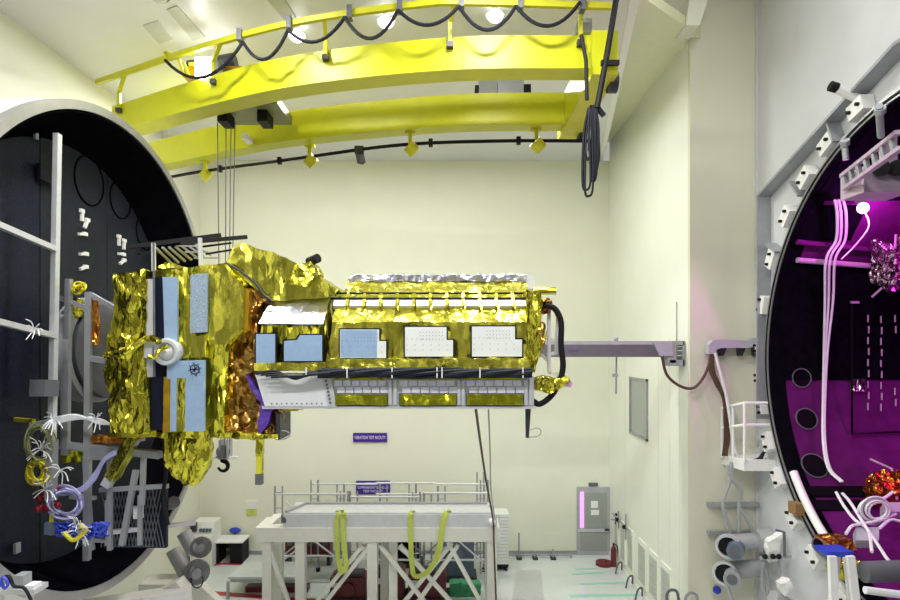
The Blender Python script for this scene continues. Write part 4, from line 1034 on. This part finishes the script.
for (xa,ya,xb,yb) in ((268,545,290,606),(363,545,310,610),(370,545,318,612),(380,545,428,606),(400,545,460,612),(448,542,485,610),(458,545,415,606),(452,543,404,602)):
    zl += 0.006; MB().beam(W(xa,ya,TF-0.37+zl),W(xb,yb,TF-0.37+zl),0.09,0.09).build('brace','cream_steel',st)
# deck plates lying on the stand
pz = zt+0.3
t = thing('deck_plate','pale grey deck plate lying on top of the white steel stand','plate',(-1.7,14.9,pz))
pl = [(x0+0.7,TF+0.05),(x1-0.15,TF+0.05),(x1-0.25,TB-0.4),(x0+1.0,TB-0.4)]
MB().poly_prism([V(x,y,pz) for x,y in pl],[V(x,y,pz+0.04) for x,y in pl]).build('plate','alu',t)
MB().beam(V(pl[0][0],pl[0][1],pz+0.06),V(pl[3][0],pl[3][1],pz+0.06),0.06).build('edge_rail','grey',t)
MB().beam(V(pl[3][0],pl[3][1],pz+0.06),V(pl[2][0],pl[2][1],pz+0.06),0.06).build('edge_rail','grey',t)
MB().px([(281,515),(286,519),(286,523),(281,523)],TF,TF+0.2).build('corner_lug','grey_dark',t)
q0 = W(492,522,TF-0.02); MB().sphere(q0,0.09).build('corner_lug','white',t,smooth=True)
# slings
def ribbon(pts, w, m_, name, label):
    mb = MB()
    P = spline(pts,6)
    for a,b in zip(P[:-1],P[1:]): mb.beam(a,b+(b-a)*0.15,w,0.012,up=V(0,1,0))
    o = mb.build(name,m_); return tag(o,label,'sling','lifting slings')
sy = TF-0.06
ribbon([W(312,513,15.6),W(330,514,14.6),V(W(338,0,sy).x,TF-0.0,pz+0.07),W(336.5,520,sy),W(337,535,sy),W(337.5,553,sy),W(338,562,sy)],0.10,'sling','lifting_sling','lime webbing sling over the stand front, first from the hook side')
ribbon([W(335,513,14.8),V(W(343,0,sy).x,TF-0.0,pz+0.07),W(343,520,sy),W(343.5,540,sy),W(346,566,sy),W(341,572,sy-.02),W(339,560,sy-.02)],0.11,'sling','lifting_sling','lime webbing sling over the stand front, second from the hook side')
ribbon([W(420,518,14.4),V(W(411.5,0,sy).x,TF-0.0,pz+0.07),W(410.5,522,sy),W(411,545,sy),W(412,565,sy),W(415,576,sy),W(426,573,sy),W(434,563,sy)],0.11,'sling','lifting_sling','lime sling hanging in a loop, near the middle of the stand')
ribbon([W(476,518,14.4),W(455,518,14.2),V(W(447,0,sy).x,TF,pz+0.07),W(442,528,sy),W(440,545,sy),W(435,562,sy)],0.13,'sling','lifting_sling','broad lime sling draped over the stand towards the white slab stack')
# scaffold towers
def scaffold(label, xs_, Yf, Yb_, ytop, rails, xmid):
    t = thing('scaffold_tower',label,'scaffold',V(W(sum(xs_)/len(xs_),0,Yf).x,(Yf+Yb_)/2,0),'scaffold towers')
    for x,yt,Y in [(xs_[0],ytop[0],Yf),(xs_[1],ytop[1],Yf),(xs_[0]+ (xs_[2] if len(xs_)>2 else 10),ytop[0]-6,Yb_),(xs_[1]-4,ytop[1]-8,Yb_)]:
        p = W(x,yt,Y)
        MB().cyl(V(p.x,Y,0.06),p,0.03,8).build('post','alu_dull',t,smooth=True)
        MB().cyl(V(p.x,Y,0),V(p.x,Y,0.1),0.06,10).build('caster','black',t,smooth=True)
        # short ladder frame next to each post
        s_ = 1 if x < (xs_[0]+xs_[1])/2 else -1
        q_ = p+V(0.2*s_,0,0); MB().cyl(V(q_.x,Y,0.3),q_,0.022,8).build('post','alu_dull',t,smooth=True)
        z = 0.4
        while z < p.z-0.05: MB().cyl(V(p.x,Y,z),V(q_.x,Y,z),0.016,6).build('rung','alu_dull',t,smooth=True); z += 0.42
    for x0_,x1_,y_,Y in rails:
        MB().cyl(W(x0_,y_,Y),W(x1_,y_,Y),0.032,8).build('guard_rail','alu',t,smooth=True)
    pa, pb = W(xs_[0],0,Yf).x, W(xs_[1],0,Yf).x
    for Y in (Yf,Yb_):
        MB().cyl(V(pa,Y,0.5),V(pb,Y,2.0),0.025,8).build('cross_brace','alu',t,smooth=True); MB().cyl(V(pb,Y,0.5),V(pa,Y,2.0),0.025,8).build('cross_brace','alu',t,smooth=True)
    MB().box((pa,Yf,1.6),(pb,Yb_,1.65)).build('platform','grey_pipe',t)
    return t
scaffold('tubular scaffold tower behind the stand, beside the black desk',(275,348,43),16.2,17.2,(486,491),[(275,348,494,16.2),(314,376,484,17.2),(314,376,508,17.2),(275,348,556,16.2)],0)
scaffold('tubular scaffold tower behind the middle of the stand, in front of the purple sign',(350,420,30),16.3,17.3,(491,492),[(350,420,497,16.3),(376,436,483,17.3),(376,436,494,17.3),(350,420,560,16.3)],0)
scaffold('tubular scaffold tower behind the stand, beside the white slab stack',(424,488,14),16.2,17.2,(492,480),[(424,488,493,16.2),(434,488,484,17.2),(434,488,508,17.2),(424,488,560,16.2)],0)
# machines behind the stand
def machine(label, x0_,y0_,x1_,y1_,Y,m_,name='shaker_machine'):
    a = W(x0_,y0_,Y); b = W(x1_,y0_,Y)
    t = thing(name,label,'machine',V((a.x+b.x)/2,Y+0.4,0))
    zt_ = a.z; mb = MB(); mb.box((a.x,Y,0.1),(b.x,Y+0.55,zt_)); mb.build('housing',m_,t)
    MB().box((a.x-0.08,Y-0.08,0),(b.x+0.08,Y+0.63,0.12)).build('base','dark',t)
    cx = (a.x+b.x)/2; w_ = (b.x-a.x)
    MB().cyl(V(cx,Y-0.08,zt_*0.55),V(cx,Y+0.02,zt_*0.55),min(w_,zt_)*0.28,24).build('trunnion',m_,t,smooth=True)
    MB().box((a.x+w_*0.06,Y-0.015,zt_*0.62),(a.x+w_*0.3,Y+0.01,zt_*0.8)).build('name_plate','alu',t)
    MB().box((a.x+w_*0.1,Y+0.05,zt_),(b.x-w_*0.1,Y+0.45,zt_+0.08)).build('top_plate','dark',t)
    return t
machine('dark maroon shaker machine behind the stand, under the middle scaffold',376,572,404,600,15.05,'machine_red')
machine('low maroon shaker machine behind the stand, left of the green cloth',408,575,446,600,15.1,'machine_red')
machine('maroon shaker machine under the middle scaffold, left of the white stand leg',330,578,366,600,15.1,'machine_red')
machine('slate blue machine behind the stand towards the slab stack',437,538,474,562,16.45,'machine_blue','machine_cabinet')
machine('black cabinet behind the middle scaffold of the stand',382,540,420,570,17.5,'black','machine_cabinet')
t = thing('storage_rack','small maroon and dark storage rack against the wall under the scaffold','rack',W(306,558,17.7))
MB().pbox(285,537,330,540,17.6,18.1).build('top','dark',t)
MB().pbox(285,540,330,557,17.65,18.1).build('drawers','machine_red',t)
a = W(285,0,17.65).x; b = W(330,0,17.65).x
MB().box((a,17.65,0),(a+.1,18.05,W(0,557,17.65).z)).build('leg','dark',t); MB().box((b-.1,17.65,0),(b,18.05,W(0,557,17.65).z)).build('leg','dark',t)
for i in range(6): MB().pbox(287+i*7,542,292+i*7,546,17.6,17.65).build('drawer_front','grey_dark',t)
a = W(450,0,15.4).x; b = W(480,0,15.4).x
tag(MB().box((a,15.4,0),(b,15.75,0.34)).crumple(0.12,0.08,4,3).build('green_cloth','green'),'heap of green cloth on the floor behind the stand','cloth')
# white slab stack
t0 = W(494,560,17.2)
X0 = W(494,0,17.2).x; X1 = W(508.5,0,17.2).x
tp = thing('pallet','black pallet under the stack of white slabs','pallet',V((X0+X1)/2,17.4,0))
MB().box((X0,17.2,0.12),(X1,17.9,0.2)).build('deck','black',tp)
for x in (X0+0.03,X1-0.09): MB().box((x,17.2,0),(x+0.06,17.9,0.12)).build('runner','black',tp)
nsl = 15; hs = (W(0,514,17.2).z-0.2)/nsl
first = None
for i in range(nsl):
    z = 0.2+i*hs
    if first is None:
        first = MB().box((X0,17.2,z),(X1,17.85,z+hs-0.012)).build('white_slab','white_tile')
        tag(first,'white slab in the stack beside the stand, bottom one','slab','stacked white slabs')
    else:
        o = first.copy(); COL.objects.link(o); o.location = first.location+V(random.uniform(-.015,.015),0,i*hs)
        o['label'] = 'white slab in the stack beside the stand, %s' % ('topmost one' if i==nsl-1 else ['','second','third','fourth','fifth','sixth','seventh','eighth','ninth','tenth','eleventh','twelfth','thirteenth','fourteenth'][i]+' from the floor')
# leaning cables at right end of stand
for k,(pts,lb) in enumerate((([(476,410),(480,440),(486,480),(493,520),(494,545),(496,600)],'dark rope hanging from the spacecraft down past the end of the stand'),([(488.5,410),(490,450),(491,490),(495,520)],'thin grey rope hanging from the spacecraft to the stand corner'))):
    tag(MB().tube(spline([W(x,y,SY+0.35+(13.6-SY-0.35)*min(1,(y-410)/110)) for x,y in pts],6),0.022 if k==0 else 0.013,6).build('rope','brown_cable' if k==0 else 'alu_dull',smooth=True),lb,'rope')
# desk, console
t = thing('desk','black desk with white top against the back wall','desk',W(225,557,17.9))
zD = 0.62
a = W(208,0,17.8).x; b = W(242,0,17.8).x
MB().box((a-0.03,17.75,zD),(b+0.03,18.45,zD+0.04)).build('desk_top','white',t)
MB().box((a,17.8,0),(a+0.32,18.4,zD)).build('pedestal','black',t); MB().box((b-0.36,17.8,0),(b,18.4,zD)).build('pedestal','black',t)
MB().box((a+0.32,18.3,0.3),(b-0.36,18.38,zD)).build('back_panel','black',t)
MB().pbox(213,540,214.5,551,17.79,17.81).build('drawer_pull','white',t)
t = thing('chair','blue chair back showing behind the black desk','chair',V(W(236,0,18.1).x,18.48,0))
MB().sphere(V(W(234,0,18.4).x,18.5,0.78),0.15,1.2,0.3,0.6).build('backrest','blue',t,smooth=True)
MB().cyl(V(W(234,0,18.4).x,18.5,0.05),V(W(234,0,18.4).x,18.5,0.75),0.03,8).build('column','dark',t,smooth=True)
MB().cyl(V(W(234,0,18.4).x,18.5,0.0),V(W(234,0,18.4).x,18.5,0.06),0.09,12).build('base','dark',t,smooth=True)
t = thing('control_console','white control console with row of small switches beside the black desk','console',V(W(200,0,17.6).x,17.7,0))
a = W(190,0,17.5).x; b = W(212,0,17.5).x
MB().box((a,17.5,0),(b,18.2,0.85)).build('cabinet','white',t)
mb = MB(); z2 = W(0,523,17.6).z; mb.poly_prism([V(a,17.5,0.85),V(a,18.2,0.85),V(a,18.2,z2),V(a,17.7,z2)],[V(b,17.5,0.85),V(b,18.2,0.85),V(b,18.2,z2),V(b,17.7,z2)]); mb.build('sloped_panel','white',t)
for i in range(4): MB().pbox(199+i*3.2,529,201+i*3.2,532,17.52,17.6).build('switch','machine_blue',t)
MB().pbox(190,523,196,532,17.5,17.6).build('screen','dark',t)
tag(MB().box((W(188,0,17).x,16.9,0),(W(208,0,17).x,17.15,0.22)).build('yellow_ramp','sling'),'low yellow step on the floor beside the grey clamp discs','step')
# low platform
t = thing('low_platform','low grey platform table on the floor behind the stand','platform',V(-5.2,16,0))
qa = [V(W(222,0,14.9).x,15.3,0),V(W(300,0,14.9).x,15.3,0),V(W(300,0,16.2).x,16.4,0),V(W(245,0,16.4).x,16.4,0)]
MB().poly_prism([p+V(0,0,0.5) for p in qa],[p+V(0,0,0.56) for p in qa]).build('top','line_grey',t)
MB().poly_prism([p+V(0.05,0.02,0.42) for p in qa],[p+V(0.05,0.02,0.5) for p in qa]).build('apron','grey',t)
for p in qa: MB().box((p.x-0.03,p.y-0.03,0),(p.x+0.03,p.y+0.03,0.45)).build('leg','grey',t)
tag(MB().box((qa[0].x+0.3,15.7,0),(qa[1].x,16.0,0.14)).build('floor_rail','machine_red'),'dark red rail on the floor under the low grey platform','rail')
# first aid board on wall
t = thing('wall_board','small white board with two yellow notes on the back wall','board',W(256,516,YB))
MB().pbox(246,501,257,509,YB-0.03,YB).build('board','white',t); MB().pbox(246.5,510,251,515.5,YB-0.03,YB).build('yellow_note','sling',t); MB().pbox(252,510,256.5,515.5,YB-0.03,YB).build('yellow_note','sling',t)
# signs
t = thing('wall_sign','purple sign reading VIBRATION TEST FACILITY high on the back wall','sign',W(370,442,YB))
MB().pbox(353,433,387,442,YB-0.05,YB).build('plate','purple_sign',t)
text('VIBRATION TEST FACILITY','lettering','sign_white',t,W(370,437.5,YB-0.056),0.098,width=0.96,height=0.10)
t = thing('wall_sign','purple three line sign on the back wall behind the scaffold','sign',W(373,494,YB))
MB().pbox(356,481,390,494,YB-0.05,YB).build('plate','purple_sign',t)
for y_,tx,w_ in ((483.8,'ECS ROOM',0.5),(487.5,'COMPREHENSIVE TESTING LAB',0.95),(491.2,'TEST FACILITY',0.62)): text(tx,'lettering','sign_white',t,W(373,y_,YB-0.056),0.075,width=w_,height=0.075)
tag(MB().pbox(356,503.5,389,507.5,YB-0.08,YB).build('wall_strip','black'),'black strip on the back wall below the three line purple sign','strip')
# yellow gallery frame on back wall
mb = MB()
for r_ in ((328,142,392,143.5),(328,153,392,154.5),(328,142,330,154),(358,142,360,154),(390,142,392,154)): mb.pbox(r_[0],r_[1],r_[2],r_[3],YB-0.1,YB)
t = tag(mb.build('wall_frame','rail_yellow'),'yellow framed opening high on the back wall under the rear girder','frame')
# stand with pipe rail by the door
t = thing('pipe_barrier','low dark pipe barrier with two upright stands along the back wall','barrier',V(W(540,0,18.3).x,18.3,0))
MB().cyl(W(508,555,18.3),W(572,555,18.3),0.03,8).build('rail','grey',t,smooth=True)
for x,y_ in ((519,533),(535,551),(553,549)):
    p = W(x,y_,18.2); MB().cyl(V(p.x,p.y,0),p,0.025,8).build('stand_post','grey',t,smooth=True); MB().box((p.x-0.08,p.y-0.1,0),(p.x+0.08,p.y+0.1,0.05)).build('stand_foot','dark',t)
MB().cyl(V(W(571,0,18.3).x,18.3,0),W(571,555,18.3),0.025,8).build('stand_post','grey',t,smooth=True)
# extinguisher and mat
t = thing('fire_extinguisher','dark red fire extinguisher standing beside the far door','extinguisher',V(W(613.5,0,17.6).x,17.6,0))
p = t.location
MB().lathe([(0,0.08),(0.5,0.08),(0.57,0.04),(0.6,0.03)],p,(0,0,1),16).build('cylinder','machine_red',t,smooth=True)
MB().lathe([(0.6,0.03),(0.68,0.03)],p,(0,0,1),10).build('valve','black',t,smooth=True); MB().tube(spline([p+V(0,0,.66),p+V(.1,-.05,.6),p+V(.12,-.05,.3)],4),0.015,6).build('hose','black',t,smooth=True)
tag(MB().lathe([(0,0.24),(0.1,0.24),(0.1,0.1),(0.14,0.08)],V(W(604,0,17.7).x,17.7,0),(0,0,1),24).build('hose_reel','machine_red',smooth=True),'flat dark red reel on the floor in front of the far door','reel')
for (x,y_,lb) in ((612,513,'small black switch box on the wall beside the far door'),(617,519,'narrow dark handle on the right wall near the far door')):
    p = W(x,y_,YB-0.1) if x<613 else V(XR,XR*F/(x-450),W(x,y_,XR*F/(x-450)).z)
    tag(MB().box(p-V(0.05,0.05,0.08 if x<613 else 0.16),p+V(0.02,0.05,0.08 if x<613 else 0.16)).build('wall_switch','black'),lb,'switch')
t = thing('pipe_manifold','small pipe manifold with taps on the right wall near the far door','pipes',V(XR,16.9,1.4))
for a_ in (((XR-0.08,17.9,1.45),(XR-0.08,16.2,1.45)),((XR-0.08,17.3,1.7),(XR-0.08,17.3,1.2)),((XR-0.08,16.6,1.8),(XR-0.08,16.6,1.1)),((XR-0.3,17.3,1.45),(XR-0.01,17.3,1.45))):
    MB().cyl(V(*a_[0]),V(*a_[1]),0.025,8).build('pipe','alu_dull',t,smooth=True)
for y_ in (17.3,16.6): MB().sphere(V(XR-0.12,y_,1.45),0.06).build('tap','black',t,smooth=True)
for k,Y in enumerate((15.2,16.0,17.0)):
    tag(MB().tube(spline([V(XR-0.25,Y,0.0),V(XR-0.2,Y-0.05,0.28),V(XR-0.08,Y,0.32),V(XR-0.06,Y+.05,0.1)],5),0.025,7).build('floor_pipe','grey_dark',smooth=True),'short dark bent pipe at the foot of the right wall, '+['nearest to the camera','middle of three','nearest to the far door'][k],'pipe','bent floor pipes')

# ------------------------------------------------------------------ lights
def area(x,y,z,sx,sy,e,col=(1,1,0.97)):
    l = bpy.data.lights.new('added_ceiling_light','AREA'); l.shape='RECTANGLE'; l.size=sx; l.size_y=sy; l.energy=e; l.color=col
    o = bpy.data.objects.new('added_ceiling_light',l); COL.objects.link(o); o.location=(x,y,z); return o
for x,y in ((-5,2.5),(-1,2.5),(2,2.5),(-3.6,7.9),(0.5,7.2),(-5.5,13.6),(-2,13.6),(1.5,13.6)):
    area(x,y,ZC-0.12,0.9,0.5,330 if y<10 else 230)  # ceiling lamps added without fixtures, mostly out of view
def point(p,e,col,r=0.08):
    l = bpy.data.lights.new('lamp_or_fill_light','POINT'); l.energy=e; l.color=col; l.shadow_soft_size=r
    o = bpy.data.objects.new('lamp_or_fill_light',l); COL.objects.link(o); o.location=p; return o
point(W(200,66,11.0)+V(0,0,0.1),90,(1,1,0.95))
point(lp-Cn(lp)*0.0+V(0.05,-0.12,-0.1),125,(1.0,0.06,0.95),0.1)
point(V(9.4,8.8,H-2.0),190,(1.0,0.03,0.95),0.3)  # unseen violet fill light added to brighten the lower chamber wall
w = bpy.data.worlds.new('world'); S.world = w; w.use_nodes = True
bg = w.node_tree.nodes['Background']; area(4.4,8.2,H+7.7,1.2,0.6,150)  # area lamp added out of view to brighten pier and bulkhead
bg.inputs['Strength'].default_value = 0.55
nt = w.node_tree; tc = nt.nodes.new('ShaderNodeTexCoord'); sp = nt.nodes.new('ShaderNodeSeparateXYZ'); rp = nt.nodes.new('ShaderNodeValToRGB')
ad = nt.nodes.new('ShaderNodeMath'); ad.operation = 'MULTIPLY_ADD'; ad.inputs[1].default_value = 0.5; ad.inputs[2].default_value = 0.5
nt.links.new(tc.outputs['Generated'], sp.inputs[0]); nt.links.new(sp.outputs['Z'], ad.inputs[0]); nt.links.new(ad.outputs[0], rp.inputs['Fac']); nt.links.new(rp.outputs['Color'], bg.inputs['Color'])
rp.color_ramp.elements[0].position = 0.25; rp.color_ramp.elements[0].color = (0.30,0.31,0.30,1)
rp.color_ramp.elements[1].position = 0.75; rp.color_ramp.elements[1].color = (1,1,0.95,1)
el = rp.color_ramp.elements.new(0.5); el.color = (0.55,0.55,0.50,1)

# ------------------------------------------------------------------ camera
cd = bpy.data.cameras.new('camera'); cam = bpy.data.objects.new('camera',cd); COL.objects.link(cam)
cam.location = (0,0,H); cam.rotation_euler = (PI/2,0,0)
cd.sensor_width = 36; cd.lens = 24; cd.shift_y = 48/900
S.camera = cam
S.view_settings.view_transform='Standard'; S.view_settings.look='None'; S.view_settings.gamma=1; S.view_settings.exposure=-0.20
try: S.view_settings.use_curve_mapping=False
except Exception: pass
